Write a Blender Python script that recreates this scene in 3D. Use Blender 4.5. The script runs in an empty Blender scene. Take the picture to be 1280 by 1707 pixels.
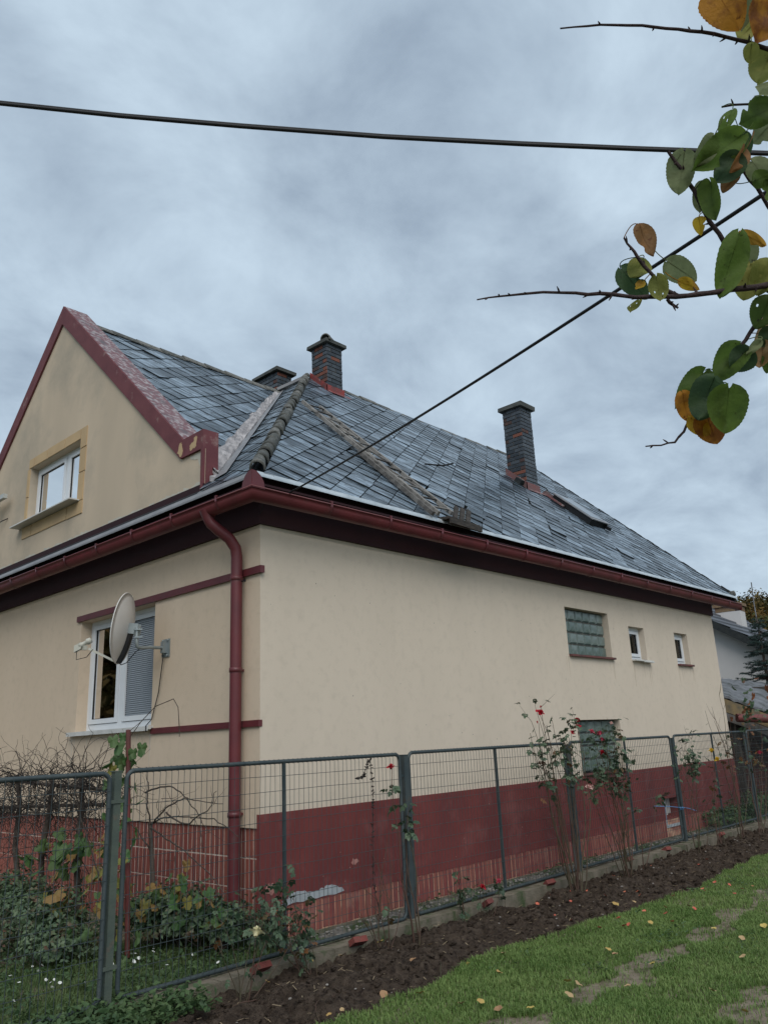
import bpy, math, random
import numpy as np
from mathutils import Vector, Matrix, noise
R = random.Random(7)
NR = np.random.default_rng(11)
SC = bpy.context.scene
COL = SC.collection
rad = math.radians

# ------------------------------------------------------------------ camera
cd = bpy.data.cameras.new("camera")
cam = bpy.data.objects.new("camera", cd)
COL.objects.link(cam)
FW = Vector((0.70403, 0.65356, 0.27795)).normalized()
RT0 = Vector((FW.y, -FW.x, 0)).normalized()
UP0 = RT0.cross(FW)
ROLL = rad(-2.522)
RT = RT0 * math.cos(ROLL) + UP0 * math.sin(ROLL)
UP = UP0 * math.cos(ROLL) - RT0 * math.sin(ROLL)
CAM = Vector((-4.613, -5.926, 1.6))
cam.matrix_world = Matrix(((RT.x, UP.x, -FW.x, CAM.x), (RT.y, UP.y, -FW.y, CAM.y), (RT.z, UP.z, -FW.z, CAM.z), (0, 0, 0, 1)))
cd.sensor_fit = 'HORIZONTAL'
cd.sensor_width = 36
cd.lens = 37.2
cd.clip_start = 0.05
cd.clip_end = 2000
SC.camera = cam

# ------------------------------------------------------------------ sky, sun, exposure
SUN_EL, SUN_AZ = rad(46), rad(218)      # azimuth measured from +Y clockwise
w = bpy.data.worlds.new("World")
SC.world = w
w.use_nodes = True
nt = w.node_tree
nt.nodes.clear()
def WN(t, **k):
    n = nt.nodes.new(t)
    for a, b in k.items(): setattr(n, a, b)
    return n
def WL(a, b): nt.links.new(a, b)
sky = WN('ShaderNodeTexSky', sky_type='NISHITA', sun_disc=False, sun_elevation=SUN_EL, sun_rotation=SUN_AZ)
tc = WN('ShaderNodeTexCoord')
sep = WN('ShaderNodeSeparateXYZ'); WL(tc.outputs['Generated'], sep.inputs[0])
zz = WN('ShaderNodeMath', operation='MAXIMUM'); WL(sep.outputs[2], zz.inputs[0]); zz.inputs[1].default_value = 0.0
za = WN('ShaderNodeMath', operation='ADD'); WL(zz.outputs[0], za.inputs[0]); za.inputs[1].default_value = 0.22
dx = WN('ShaderNodeMath', operation='DIVIDE'); WL(sep.outputs[0], dx.inputs[0]); WL(za.outputs[0], dx.inputs[1])
dy = WN('ShaderNodeMath', operation='DIVIDE'); WL(sep.outputs[1], dy.inputs[0]); WL(za.outputs[0], dy.inputs[1])
cb = WN('ShaderNodeCombineXYZ'); WL(dx.outputs[0], cb.inputs[0]); WL(dy.outputs[0], cb.inputs[1])
n1 = WN('ShaderNodeTexNoise'); n1.inputs['Scale'].default_value = 2.5; n1.inputs['Detail'].default_value = 8; n1.inputs['Roughness'].default_value = 0.58; n1.inputs['Distortion'].default_value = 0.25
mp = WN('ShaderNodeMapping'); mp.inputs['Location'].default_value = (3.1, 1.7, 0.4); mp.inputs['Rotation'].default_value = (0, 0, rad(-40)); mp.inputs['Scale'].default_value = (1.0, 1.15, 1)
WL(cb.outputs[0], mp.inputs[0]); WL(mp.outputs[0], n1.inputs['Vector'])
rp = WN('ShaderNodeValToRGB')
rp.color_ramp.elements[0].position = 0.33; rp.color_ramp.elements[0].color = (0.228, 0.288, 0.36, 1)
rp.color_ramp.elements[1].position = 0.70; rp.color_ramp.elements[1].color = (0.43, 0.525, 0.608, 1)
WL(n1.outputs[0], rp.inputs[0])
CLOUD_GAIN = 10.2
hz = WN('ShaderNodeMath', operation='SUBTRACT'); hz.inputs[0].default_value = 1.0; WL(zz.outputs[0], hz.inputs[1])
hp = WN('ShaderNodeMath', operation='POWER'); WL(hz.outputs[0], hp.inputs[0]); hp.inputs[1].default_value = 7.0
hm = WN('ShaderNodeMath', operation='MULTIPLY'); WL(hp.outputs[0], hm.inputs[0]); hm.inputs[1].default_value = 0.55
hx = WN('ShaderNodeMixRGB'); WL(hm.outputs[0], hx.inputs[0]); WL(rp.outputs[0], hx.inputs[1]); hx.inputs[2].default_value = (0.45, 0.53, 0.59, 1)
sc_ = WN('ShaderNodeVectorMath', operation='SCALE'); WL(hx.outputs[0], sc_.inputs[0]); sc_.inputs['Scale'].default_value = CLOUD_GAIN
mx = WN('ShaderNodeMixRGB'); mx.inputs[0].default_value = 0.94
WL(sky.outputs[0], mx.inputs[1]); WL(sc_.outputs[0], mx.inputs[2])
bg = WN('ShaderNodeBackground'); bg.inputs['Strength'].default_value = 0.10
WL(mx.outputs[0], bg.inputs['Color'])
wo = WN('ShaderNodeOutputWorld'); WL(bg.outputs[0], wo.inputs[0])

sl = bpy.data.lights.new("sun", 'SUN')
sl.energy = 1.5
sl.angle = rad(50)
sl.color = (1.0, 0.945, 0.87)
so = bpy.data.objects.new("sun", sl)
COL.objects.link(so)
sdir = Vector((math.sin(SUN_AZ) * math.cos(SUN_EL), math.cos(SUN_AZ) * math.cos(SUN_EL), math.sin(SUN_EL)))
so.rotation_euler = sdir.to_track_quat('Z', 'Y').to_euler()
so.location = (0, 0, 30)
vs = SC.view_settings
vs.view_transform = 'Standard'; vs.look = 'None'; vs.gamma = 1.0; vs.use_curve_mapping = False
vs.exposure = 0.52

# ------------------------------------------------------------------ helpers
class MB:
    """collects polygons; build() links them as one mesh object"""
    def __init__(s):
        s.v = []; s.f = []; s.m = []; s.sm = []
    def add(s, vs, fs, mi=0, smooth=False):
        n = len(s.v)
        s.v.extend(tuple(p) for p in vs)
        for f in fs:
            s.f.append([i + n for i in f]); s.m.append(mi); s.sm.append(smooth)
    def quad(s, a, b, c, d, mi=0): s.add([a, b, c, d], [(0, 1, 2, 3)], mi)
    def box(s, x0, x1, y0, y1, z0, z1, mi=0, fn=None):
        P = [(x0, y0, z0), (x1, y0, z0), (x1, y1, z0), (x0, y1, z0), (x0, y0, z1), (x1, y0, z1), (x1, y1, z1), (x0, y1, z1)]
        if fn: P = [fn(*p) for p in P]
        s.add(P, [(0, 3, 2, 1), (4, 5, 6, 7), (0, 1, 5, 4), (1, 2, 6, 5), (2, 3, 7, 6), (3, 0, 4, 7)], mi)
    def obox(s, c, ax, ay, az, mi=0):
        """box from centre and three half-axis vectors"""
        c = Vector(c); ax = Vector(ax); ay = Vector(ay); az = Vector(az)
        s.box(-1, 1, -1, 1, -1, 1, mi, lambda x, y, z: c + ax * x + ay * y + az * z)
    def bar(s, a, b, w, h, up=(0, 0, 1), mi=0):
        a = Vector(a); b = Vector(b); d = (b - a)
        z = Vector(up); x = d.cross(z)
        if x.length < 1e-6: x = d.cross(Vector((1, 0, 0)))
        x.normalize(); z = x.cross(d).normalized()
        s.obox((a + b) / 2, d / 2, x * w / 2, z * h / 2, mi)
    def tube(s, pts, r, n=6, mi=0, cap=True, smooth=True):
        P = [Vector(p) for p in pts]
        rs = r if isinstance(r, (list, tuple)) else [r] * len(P)
        ref = None; vs = []; fs = []
        for i, p in enumerate(P):
            t = (P[min(i + 1, len(P) - 1)] - P[max(i - 1, 0)])
            if t.length < 1e-9: t = Vector((0, 0, 1))
            t.normalize()
            if ref is None:
                ref = Vector((0, 0, 1)) if abs(t.z) < .9 else Vector((1, 0, 0))
            x = (ref - t * ref.dot(t))
            if x.length < 1e-6: x = t.orthogonal()
            x.normalize(); ref = x; y = t.cross(x)
            for k in range(n):
                a = 2 * math.pi * k / n
                vs.append(p + (x * math.cos(a) + y * math.sin(a)) * rs[i])
        for i in range(len(P) - 1):
            for k in range(n):
                fs.append((i * n + k, i * n + (k + 1) % n, (i + 1) * n + (k + 1) % n, (i + 1) * n + k))
        s.add(vs, fs, mi, smooth)
        if cap:
            s.add(vs[:n], [tuple(range(n))[::-1]], mi); s.add(vs[-n:], [tuple(range(n))], mi)
    def lathe(s, prof, c, axis=(0, 0, 1), n=16, mi=0, smooth=True):
        c = Vector(c); t = Vector(axis).normalized(); x = t.orthogonal().normalized(); y = t.cross(x)
        vs = []; fs = []
        for r_, h in prof:
            for k in range(n):
                a = 2 * math.pi * k / n
                vs.append(c + t * h + (x * math.cos(a) + y * math.sin(a)) * r_)
        for i in range(len(prof) - 1):
            for k in range(n):
                fs.append((i * n + k, i * n + (k + 1) % n, (i + 1) * n + (k + 1) % n, (i + 1) * n + k))
        s.add(vs, fs, mi, smooth)
    def prism(s, poly, fn, d0, d1, mi=0):
        """2-D polygon (a, b) extruded from depth d0 to d1; fn(a, b, d) gives the point"""
        n = len(poly)
        s.add([fn(a, b, d0) for a, b in poly] + [fn(a, b, d1) for a, b in poly],
              [tuple(range(n)), tuple(range(2 * n - 1, n - 1, -1))] + [(i, n + i, n + (i + 1) % n, (i + 1) % n) for i in range(n)], mi)
    def mesh(s, name, off=(0, 0, 0)):
        me = bpy.data.meshes.new(name)
        o = Vector(off)
        me.from_pydata([Vector(p) - o for p in s.v], [], s.f)
        if any(s.m): me.polygons.foreach_set('material_index', s.m)
        if any(s.sm): me.polygons.foreach_set('use_smooth', s.sm)
        me.update()
        return me

LOC = {}
def base(o):
    v = Vector((0, 0, 0))
    while o is not None:
        v = v + Vector(LOC.get(o.name, (0, 0, 0))); o = o.parent
    return v
def link(name, me, mats, parent=None, loc=None):
    for m in (mats if isinstance(mats, (list, tuple)) else [mats]):
        if me is not None and m is not None and len(me.materials) < (len(mats) if isinstance(mats, (list, tuple)) else 1): me.materials.append(m)
    o = bpy.data.objects.new(name, me)
    COL.objects.link(o)
    if parent is not None: o.parent = parent
    if loc is not None:
        o.location = loc; LOC[o.name] = tuple(loc)
    return o
def part(name, mb, mats, parent):
    """mesh in world coordinates -> child of parent"""
    return link(name, mb.mesh(name, base(parent)), mats, parent)
def solo(name, mb, mats, loc=(0, 0, 0), **k):
    o = link(name, mb.mesh(name, loc), mats, None, loc)
    tag(o, **k)
    return o
def piece(name, me, parent, wloc, mats=None, rot=None):
    """shared mesh placed at a world location under a parent"""
    o = bpy.data.objects.new(name, me); COL.objects.link(o); o.parent = parent
    o.location = Vector(wloc) - base(parent)
    if rot is not None: o.rotation_euler = rot
    return o
def tag(o, label=None, cat=None, group=None, kind=None):
    if label: o['label'] = label
    if cat: o['category'] = cat
    if group: o['group'] = group
    if kind: o['kind'] = kind
def thing(name, loc, label, cat, group=None, kind=None):
    o = bpy.data.objects.new(name, None); COL.objects.link(o); o.location = loc; LOC[o.name] = tuple(loc)
    o.empty_display_size = 0.2
    tag(o, label, cat, group, kind)
    return o

# ------------------------------------------------------------------ materials
MATS = {}
def mat(name, c1, c2=None, scale=6.0, rough=0.8, bump=0.0, bscale=60.0, spec=0.3, stretch=(1, 1, 1), lo=0.35, hi=0.65, detail=5,
        c3=None, s3=1.2, lo3=0.55, hi3=0.7, metal=0.0, rvar=0.0, objvar=0.0, rot=None, transl=0.0, bdist=0.01, attr=False):
    if name in MATS: return MATS[name]
    m = bpy.data.materials.new(name); m.use_nodes = True
    t = m.node_tree; t.nodes.clear(); N = t.nodes.new; L = t.links.new
    out = N('ShaderNodeOutputMaterial'); b = N('ShaderNodeBsdfPrincipled')
    b.inputs['Roughness'].default_value = rough; b.inputs['Specular IOR Level'].default_value = spec; b.inputs['Metallic'].default_value = metal
    geo = N('ShaderNodeNewGeometry'); mpn = N('ShaderNodeMapping'); mpn.inputs['Scale'].default_value = stretch
    if rot is not None: mpn.vector_type = 'TEXTURE'; mpn.inputs['Rotation'].default_value = rot
    L(geo.outputs['Position'], mpn.inputs[0])
    col = None
    def rgb(c):
        n = N('ShaderNodeRGB'); n.outputs[0].default_value = (*c, 1); return n.outputs[0]
    def ramp(src, a, bb):
        r_ = N('ShaderNodeMapRange'); r_.inputs['From Min'].default_value = a; r_.inputs['From Max'].default_value = bb; L(src, r_.inputs['Value']); return r_.outputs[0]
    def mix(f, a, bb):
        n = N('ShaderNodeMixRGB'); L(f, n.inputs[0]); L(a, n.inputs[1]); L(bb, n.inputs[2]); return n.outputs[0]
    col = rgb(c1)
    if c2 is not None:
        nz = N('ShaderNodeTexNoise'); nz.inputs['Scale'].default_value = scale; nz.inputs['Detail'].default_value = detail; L(mpn.outputs[0], nz.inputs['Vector'])
        f = nz.outputs[0]
        if objvar or attr:
            ad = N('ShaderNodeMath'); ad.operation = 'MULTIPLY_ADD'; ad.inputs[1].default_value = objvar or 0.5
            if attr:
                at = N('ShaderNodeAttribute'); at.attribute_name = 'rnd'; src = at.outputs['Fac']
                if objvar:
                    oi = N('ShaderNodeObjectInfo'); a2 = N('ShaderNodeMath'); a2.operation = 'ADD'; L(src, a2.inputs[0]); L(oi.outputs['Random'], a2.inputs[1])
                    fr = N('ShaderNodeMath'); fr.operation = 'FRACT'; L(a2.outputs[0], fr.inputs[0]); src = fr.outputs[0]
            else:
                oi = N('ShaderNodeObjectInfo'); src = oi.outputs['Random']
            sb = N('ShaderNodeMath'); sb.operation = 'SUBTRACT'; sb.inputs[1].default_value = 0.5; L(src, sb.inputs[0])
            L(sb.outputs[0], ad.inputs[0]); L(f, ad.inputs[2]); f = ad.outputs[0]
        f = ramp(f, lo, hi)
        col = mix(f, col, rgb(c2))
        if rvar:
            rr = N('ShaderNodeMath'); rr.operation = 'MULTIPLY_ADD'; rr.inputs[1].default_value = rvar; rr.inputs[2].default_value = rough; L(f, rr.inputs[0]); L(rr.outputs[0], b.inputs['Roughness'])
    if c3 is not None:
        nz3 = N('ShaderNodeTexNoise'); nz3.inputs['Scale'].default_value = s3; nz3.inputs['Detail'].default_value = 8; nz3.inputs['Roughness'].default_value = 0.65; L(geo.outputs['Position'], nz3.inputs['Vector'])
        col = mix(ramp(nz3.outputs[0], lo3, hi3), col, rgb(c3))
    L(col, b.inputs['Base Color'])
    if bump:
        nb = N('ShaderNodeTexNoise'); nb.inputs['Scale'].default_value = bscale; nb.inputs['Detail'].default_value = 6; L(geo.outputs['Position'], nb.inputs['Vector'])
        bp = N('ShaderNodeBump'); bp.inputs['Strength'].default_value = bump; bp.inputs['Distance'].default_value = bdist; L(nb.outputs[0], bp.inputs['Height']); L(bp.outputs[0], b.inputs['Normal'])
    sh = b.outputs[0]
    if transl:
        tr = N('ShaderNodeBsdfTranslucent'); L(col, tr.inputs['Color']); ms = N('ShaderNodeMixShader'); ms.inputs[0].default_value = transl
        L(b.outputs[0], ms.inputs[1]); L(tr.outputs[0], ms.inputs[2]); sh = ms.outputs[0]
    L(sh, out.inputs['Surface'])
    MATS[name] = m
    return m
def glass_mat(name, tint=(0.75, 0.8, 0.8), rough=0.02):
    m = bpy.data.materials.new(name); m.use_nodes = True
    t = m.node_tree; t.nodes.clear(); N = t.nodes.new; L = t.links.new
    out = N('ShaderNodeOutputMaterial'); g = N('ShaderNodeBsdfGlossy'); g.inputs['Roughness'].default_value = rough
    tr = N('ShaderNodeBsdfTransparent'); tr.inputs['Color'].default_value = (*tint, 1)
    fr = N('ShaderNodeFresnel'); fr.inputs['IOR'].default_value = 1.5
    ms = N('ShaderNodeMixShader'); L(fr.outputs[0], ms.inputs[0]); L(tr.outputs[0], ms.inputs[1]); L(g.outputs[0], ms.inputs[2]); L(ms.outputs[0], out.inputs[0])
    return m
M_WALL = mat('plaster_beige', (0.635, 0.55, 0.45), (0.595, 0.515, 0.42), 1.6, 0.9, 0.5, 130, 0.2, stretch=(1.2, 1.2, .4), lo=.4, hi=.8, c3=(0.56, 0.485, 0.395), s3=9, lo3=0.5, hi3=0.75, bdist=0.005)
M_FRONT = mat('plaster_tan', (0.62, 0.505, 0.385), (0.58, 0.47, 0.355), 1.6, 0.9, 0.5, 130, 0.2, stretch=(1.2, 1.2, .4), lo=.4, hi=.8, c3=(0.545, 0.445, 0.335), s3=9, lo3=0.5, hi3=0.75, bdist=0.005)
M_GABLE = mat('plaster_weathered', (0.575, 0.475, 0.36), (0.505, 0.42, 0.32), 1.4, 0.92, 0.4, 120, 0.2, stretch=(1, 1, 0.35), c3=(0.36, 0.32, 0.26), s3=0.8, lo3=0.48, hi3=0.75, bdist=0.004)
M_OCHRE = mat('ochre_surround', (0.52, 0.38, 0.22), (0.46, 0.335, 0.20), 3, 0.9, 0.3, 120, 0.2, bdist=0.004)
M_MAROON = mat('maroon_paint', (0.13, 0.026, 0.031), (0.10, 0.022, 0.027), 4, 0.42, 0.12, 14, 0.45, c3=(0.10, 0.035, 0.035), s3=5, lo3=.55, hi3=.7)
M_MARD = mat('maroon_shaded', (0.03, 0.008, 0.011), (0.025, 0.007, 0.01), 4, 0.7, 0.15, 30, 0.3)  # the same maroon, darkened to put the under-eave shade into its colour
M_COPE = mat('coping_paint', (0.165, 0.055, 0.062), (0.13, 0.042, 0.05), 5, 0.75, 0.3, 50, 0.3, c3=(0.27, 0.17, 0.16), s3=4, lo3=0.62, hi3=0.72)
M_FLAKE = mat('flaking_coping', (0.155, 0.075, 0.085), (0.31, 0.28, 0.29), 16, 0.7, 0.5, 60, 0.4, lo=0.46, hi=0.62, c3=(0.10, 0.085, 0.095), s3=6, lo3=.5, hi3=.65)
M_PLINTH = mat('plinth_red', (0.19, 0.05, 0.047), (0.15, 0.042, 0.042), 2.5, 0.85, 0.5, 90, 0.2, stretch=(1, 1, .5), c3=(0.235, 0.09, 0.085), s3=2.2, lo3=0.52, hi3=0.72, bdist=0.006)
M_TILE = mat('cladding_tile', (0.21, 0.055, 0.045), (0.26, 0.08, 0.06), 9, 0.55, 0.1, 60, 0.4, objvar=0.7)
M_TILEW = mat('worn_tile', (0.26, 0.092, 0.074), (0.215, 0.062, 0.058), 6, 0.75, 0.25, 80, 0.25, objvar=0.6, c3=(0.30, 0.15, 0.125), s3=3, lo3=0.55, hi3=0.7)
M_GROUT = mat('pale_grout', (0.66, 0.56, 0.48), (0.50, 0.38, 0.32), 8, 0.95, 0.3, 90, 0.1)
M_GROUTW = mat('stained_grout', (0.28, 0.11, 0.09), (0.55, 0.34, 0.24), 5, 0.95, 0.2, 90, 0.1, lo=0.36, hi=0.56)
M_SLATE = mat('weathered_slate_sheen', (0.014, 0.026, 0.038), (0.26, 0.345, 0.43), 3.6, 0.36, 0.3, 45, 0.7, stretch=(1.6, .15, .3), rot=(0, 0, rad(-31)), lo=0.43, hi=0.78, objvar=0.25, attr=True, rvar=-0.08, c3=(0.022, 0.03, 0.034), s3=8, lo3=0.55, hi3=0.66, bdist=0.006)  # pale streaks are wear plus wet sky sheen painted into the colour
M_SLEDGE = mat('slate_edge', (0.022, 0.026, 0.03), (0.035, 0.04, 0.04), 12, 0.9, 0.0, 30, 0.2)  # dark slate sides paint in the edge shadow lines; reused on other trim
M_DECK = mat('roof_underlay', (0.018, 0.02, 0.024), None, rough=0.95)
M_MORTAR = mat('valley_mortar', (0.40, 0.385, 0.39), (0.22, 0.215, 0.225), 7, 0.9, 0.9, 40, 0.3, c3=(0.16, 0.16, 0.17), s3=9, lo3=0.6, hi3=0.66)
M_LEAD = mat('grey_sheet', (0.17, 0.175, 0.19), (0.22, 0.225, 0.235), 5, 0.5, 0.1, 30, 0.5)
M_ZINC = mat('bare_metal_edge', (0.60, 0.65, 0.68), (0.46, 0.51, 0.54), 5, 0.32, 0.05, 20, 0.6, metal=0.4)
M_HIP = mat('mossy_ridge_tile', (0.165, 0.165, 0.155), (0.07, 0.074, 0.07), 22, 0.9, 0.9, 60, 0.25, objvar=0.4, c3=(0.05, 0.055, 0.045), s3=24, lo3=0.54, hi3=0.64)
M_BRICK = mat('sooty_brick', (0.026, 0.034, 0.044), (0.058, 0.07, 0.084), 8, 0.42, 0.4, 60, 0.5, objvar=0.8)
M_BRICKR = mat('red_brick', (0.19, 0.072, 0.05), (0.07, 0.045, 0.042), 9, 0.8, 0.5, 60, 0.3, objvar=0.7)
M_JOINT = mat('dark_mortar', (0.075, 0.075, 0.078), (0.16, 0.145, 0.13), 12, 0.95, 0.3, 60, 0.2)
M_CAP = mat('concrete_cap', (0.095, 0.10, 0.095), (0.06, 0.066, 0.064), 9, 0.9, 0.5, 60, 0.2)
M_FLASH = mat('red_flashing', (0.27, 0.045, 0.04), (0.12, 0.05, 0.05), 9, 0.6, 0.3, 40, 0.4, c3=(0.38, 0.33, 0.31), s3=7, lo3=0.62, hi3=0.68)
M_WHITE = mat('white_frame', (0.72, 0.75, 0.78), (0.68, 0.71, 0.74), 3, 0.35, 0.0, 20, 0.5)
M_SILL = mat('sill_sheet', (0.62, 0.62, 0.60), (0.52, 0.52, 0.5), 6, 0.45, 0.0, 20, 0.5)
M_RSILL = mat('rusty_red_sill', (0.16, 0.06, 0.055), (0.10, 0.05, 0.05), 9, 0.7, 0.2, 50, 0.3)
M_GASKET = mat('black_gasket', (0.02, 0.02, 0.022), None, rough=0.6)
M_BLIND = mat('grey_blind', (0.26, 0.29, 0.32), None, rough=0.5)
M_CURT = mat('curtain_cloth', (0.42, 0.40, 0.36), (0.36, 0.34, 0.31), 5, 0.9)
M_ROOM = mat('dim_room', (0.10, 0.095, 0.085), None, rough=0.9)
M_PANE = glass_mat('window_glass')
M_BLOCK = mat('glass_block', (0.105, 0.15, 0.135), (0.16, 0.205, 0.19), 14, 0.22, 0.5, 25, 0.6, objvar=0.6)
M_FENCE = mat('fence_paint', (0.035, 0.05, 0.056), (0.05, 0.065, 0.068), 8, 0.55, 0.25, 80, 0.4, c3=(0.075, 0.062, 0.05), s3=11, lo3=0.62, hi3=0.72)
M_POSTG = mat('grey_green_post', (0.085, 0.105, 0.085), (0.06, 0.08, 0.07), 9, 0.75, 0.3, 70, 0.3, c3=(0.12, 0.095, 0.075), s3=7, lo3=0.58, hi3=0.7)
M_REDPOST = mat('red_post_paint', (0.17, 0.04, 0.038), (0.11, 0.04, 0.035), 8, 0.6, 0.2, 60, 0.4)
M_CONC = mat('old_concrete', (0.19, 0.165, 0.13), (0.12, 0.11, 0.083), 7, 0.95, 0.8, 60, 0.15, c3=(0.06, 0.085, 0.04), s3=5, lo3=0.52, hi3=0.66)
M_REDBR = mat('loose_red_brick', (0.20, 0.06, 0.052), (0.13, 0.045, 0.042), 12, 0.88, 0.6, 70, 0.15, objvar=0.4, c3=(0.10, 0.07, 0.055), s3=11, lo3=0.52, hi3=0.68)
M_SOIL = mat('dug_soil', (0.05, 0.037, 0.028), (0.092, 0.07, 0.054), 14, 0.95, 1.0, 110, 0.12, c3=(0.03, 0.022, 0.018), s3=26, lo3=0.5, hi3=0.62, bdist=0.03)
M_GRAVEL = mat('gravel_strip', (0.13, 0.125, 0.11), (0.21, 0.205, 0.19), 26, 0.95, 1.0, 60, 0.15, c3=(0.05, 0.075, 0.035), s3=3, lo3=0.48, hi3=0.6, bdist=0.02)
M_EARTH = mat('lawn_earth', (0.165, 0.135, 0.10), (0.25, 0.21, 0.16), 9, 0.95, 1.0, 60, 0.1, c3=(0.07, 0.08, 0.035), s3=6, lo3=0.5, hi3=0.62, bdist=0.02)
M_GRASS = mat('grass_blade', (0.10, 0.185, 0.042), (0.205, 0.285, 0.09), 1.6, 0.6, 0, 30, 0.3, attr=True, lo=0.2, hi=0.8, transl=0.3, c3=(0.27, 0.235, 0.11), s3=45, lo3=0.61, hi3=0.66)
M_GRASSD = mat('garden_grass', (0.075, 0.135, 0.045), (0.15, 0.20, 0.075), 1.6, 0.6, 0, 30, 0.3, attr=True, lo=0.2, hi=0.8, transl=0.3)
M_BRAMBLE = mat('bramble_leaf', (0.038, 0.08, 0.042), (0.125, 0.175, 0.09), 2.5, 0.5, 0, 30, 0.4, attr=True, lo=0.2, hi=0.9, transl=0.2, c3=(0.12, 0.06, 0.04), s3=4, lo3=0.56, hi3=0.66)
M_CLOVER = mat('ground_leaf', (0.045, 0.09, 0.038), (0.10, 0.155, 0.06), 2.5, 0.55, 0, 30, 0.3, attr=True, lo=0.2, hi=0.9, transl=0.25)
M_ROSELEAF = mat('rose_leaf', (0.04, 0.075, 0.042), (0.085, 0.13, 0.075), 6, 0.45, 0, 30, 0.4, objvar=0.7, transl=0.2)
M_BRONZE = mat('bronze_rose_leaf', (0.16, 0.075, 0.03), (0.09, 0.07, 0.03), 6, 0.5, 0, 30, 0.4, objvar=0.7, transl=0.2)
M_STEM = mat('rose_stem', (0.07, 0.062, 0.038), (0.085, 0.05, 0.038), 9, 0.7, 0.2, 60, 0.3, objvar=0.5)
M_BARK = mat('vine_bark', (0.055, 0.043, 0.036), (0.095, 0.077, 0.065), 14, 0.9, 0.6, 60, 0.2)
M_DRY = mat('dry_tendril', (0.03, 0.026, 0.024), None, rough=0.9)
M_RED = mat('rose_red', (0.48, 0.012, 0.03), (0.33, 0.008, 0.02), 30, 0.55, transl=0.15)
M_PINK = mat('rose_pink', (0.62, 0.10, 0.16), (0.5, 0.05, 0.10), 30, 0.55, transl=0.15)
M_BLUSH = mat('rose_blush', (0.68, 0.45, 0.40), (0.6, 0.36, 0.33), 30, 0.55, transl=0.15)
M_CREAM = mat('rose_cream', (0.75, 0.68, 0.36), (0.78, 0.73, 0.5), 30, 0.55, transl=0.15)
M_YEL = mat('rose_yellow', (0.72, 0.50, 0.04), (0.6, 0.37, 0.03), 30, 0.55, transl=0.15)
M_APR = mat('rose_bud_orange', (0.55, 0.23, 0.07), (0.45, 0.15, 0.06), 30, 0.55, transl=0.15)
M_DAISY = mat('daisy_white', (0.75, 0.76, 0.72), None, rough=0.7)
M_VLG = mat('vine_leaf_green', (0.05, 0.115, 0.035), (0.085, 0.14, 0.05), 9, 0.5, 0, 30, 0.3, objvar=0.6, transl=0.3)
M_VLY = mat('vine_leaf_yellow', (0.20, 0.19, 0.045), (0.24, 0.15, 0.05), 9, 0.5, 0, 30, 0.3, objvar=0.6, transl=0.3)
M_FLY = mat('fallen_yellow', (0.44, 0.34, 0.10), (0.36, 0.23, 0.08), 20, 0.6, objvar=0.5)
M_FLT = mat('fallen_tan', (0.38, 0.27, 0.14), (0.29, 0.17, 0.09), 20, 0.7, objvar=0.5)
M_PETAL = mat('fallen_petal', (0.42, 0.09, 0.06), (0.5, 0.16, 0.09), 20, 0.6, objvar=0.5)
M_WOOD = mat('silvered_wood', (0.25, 0.24, 0.225), (0.10, 0.095, 0.09), 6, 0.85, 0.5, 60, 0.2, stretch=(12, 1.5, 1.5), objvar=0.3)
M_DWOOD = mat('dark_wood', (0.035, 0.033, 0.032), (0.07, 0.062, 0.055), 9, 0.85, 0.4, 60, 0.2, stretch=(1, 1, 4))
M_CABLE = mat('black_cable', (0.013, 0.014, 0.016), None, rough=0.55)
M_DISH = mat('dish_grey', (0.68, 0.67, 0.65), (0.62, 0.61, 0.59), 4, 0.5, 0.05, 30, 0.4)
M_GALV = mat('galvanised', (0.30, 0.34, 0.35), (0.24, 0.28, 0.29), 9, 0.45, 0.1, 40, 0.5, metal=0.4)
M_LNB = mat('lnb_plastic', (0.46, 0.46, 0.40), None, rough=0.4)
M_BLACK = mat('black_plastic', (0.012, 0.013, 0.015), None, rough=0.5)
M_INS = mat('grey_porcelain', (0.45, 0.47, 0.45), (0.38, 0.40, 0.39), 8, 0.4, 0.0, 20, 0.5)
M_BLUE = mat('blue_string', (0.10, 0.22, 0.42), None, rough=0.7)

# ------------------------------------------------------------------ ground sheets
def sheet(name, x0, x1, y0, y1, z, m, nx=1, ny=1, hf=None):
    xs = np.linspace(x0, x1, nx + 1); ys = np.linspace(y0, y1, ny + 1)
    X, Y = np.meshgrid(xs, ys)
    Z = np.full_like(X, z) if hf is None else z + hf(X, Y)
    V = np.stack([X.ravel(), Y.ravel(), Z.ravel()], 1)
    i = np.arange((nx + 1) * (ny + 1)).reshape(ny + 1, nx + 1)
    F = np.stack([i[:-1, :-1].ravel(), i[:-1, 1:].ravel(), i[1:, 1:].ravel(), i[1:, :-1].ravel()], 1)
    me = bpy.data.meshes.new(name)
    me.vertices.add(len(V)); me.vertices.foreach_set('co', V.ravel())
    me.loops.add(F.size); me.loops.foreach_set('vertex_index', F.ravel())
    me.polygons.add(len(F)); me.polygons.foreach_set('loop_start', np.arange(0, F.size, 4)); me.polygons.foreach_set('loop_total', np.full(len(F), 4))
    me.polygons.foreach_set('use_smooth', np.ones(len(F), bool))
    me.update(calc_edges=True)
    o = link(name, me, m); tag(o, kind='structure')
    return o
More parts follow.
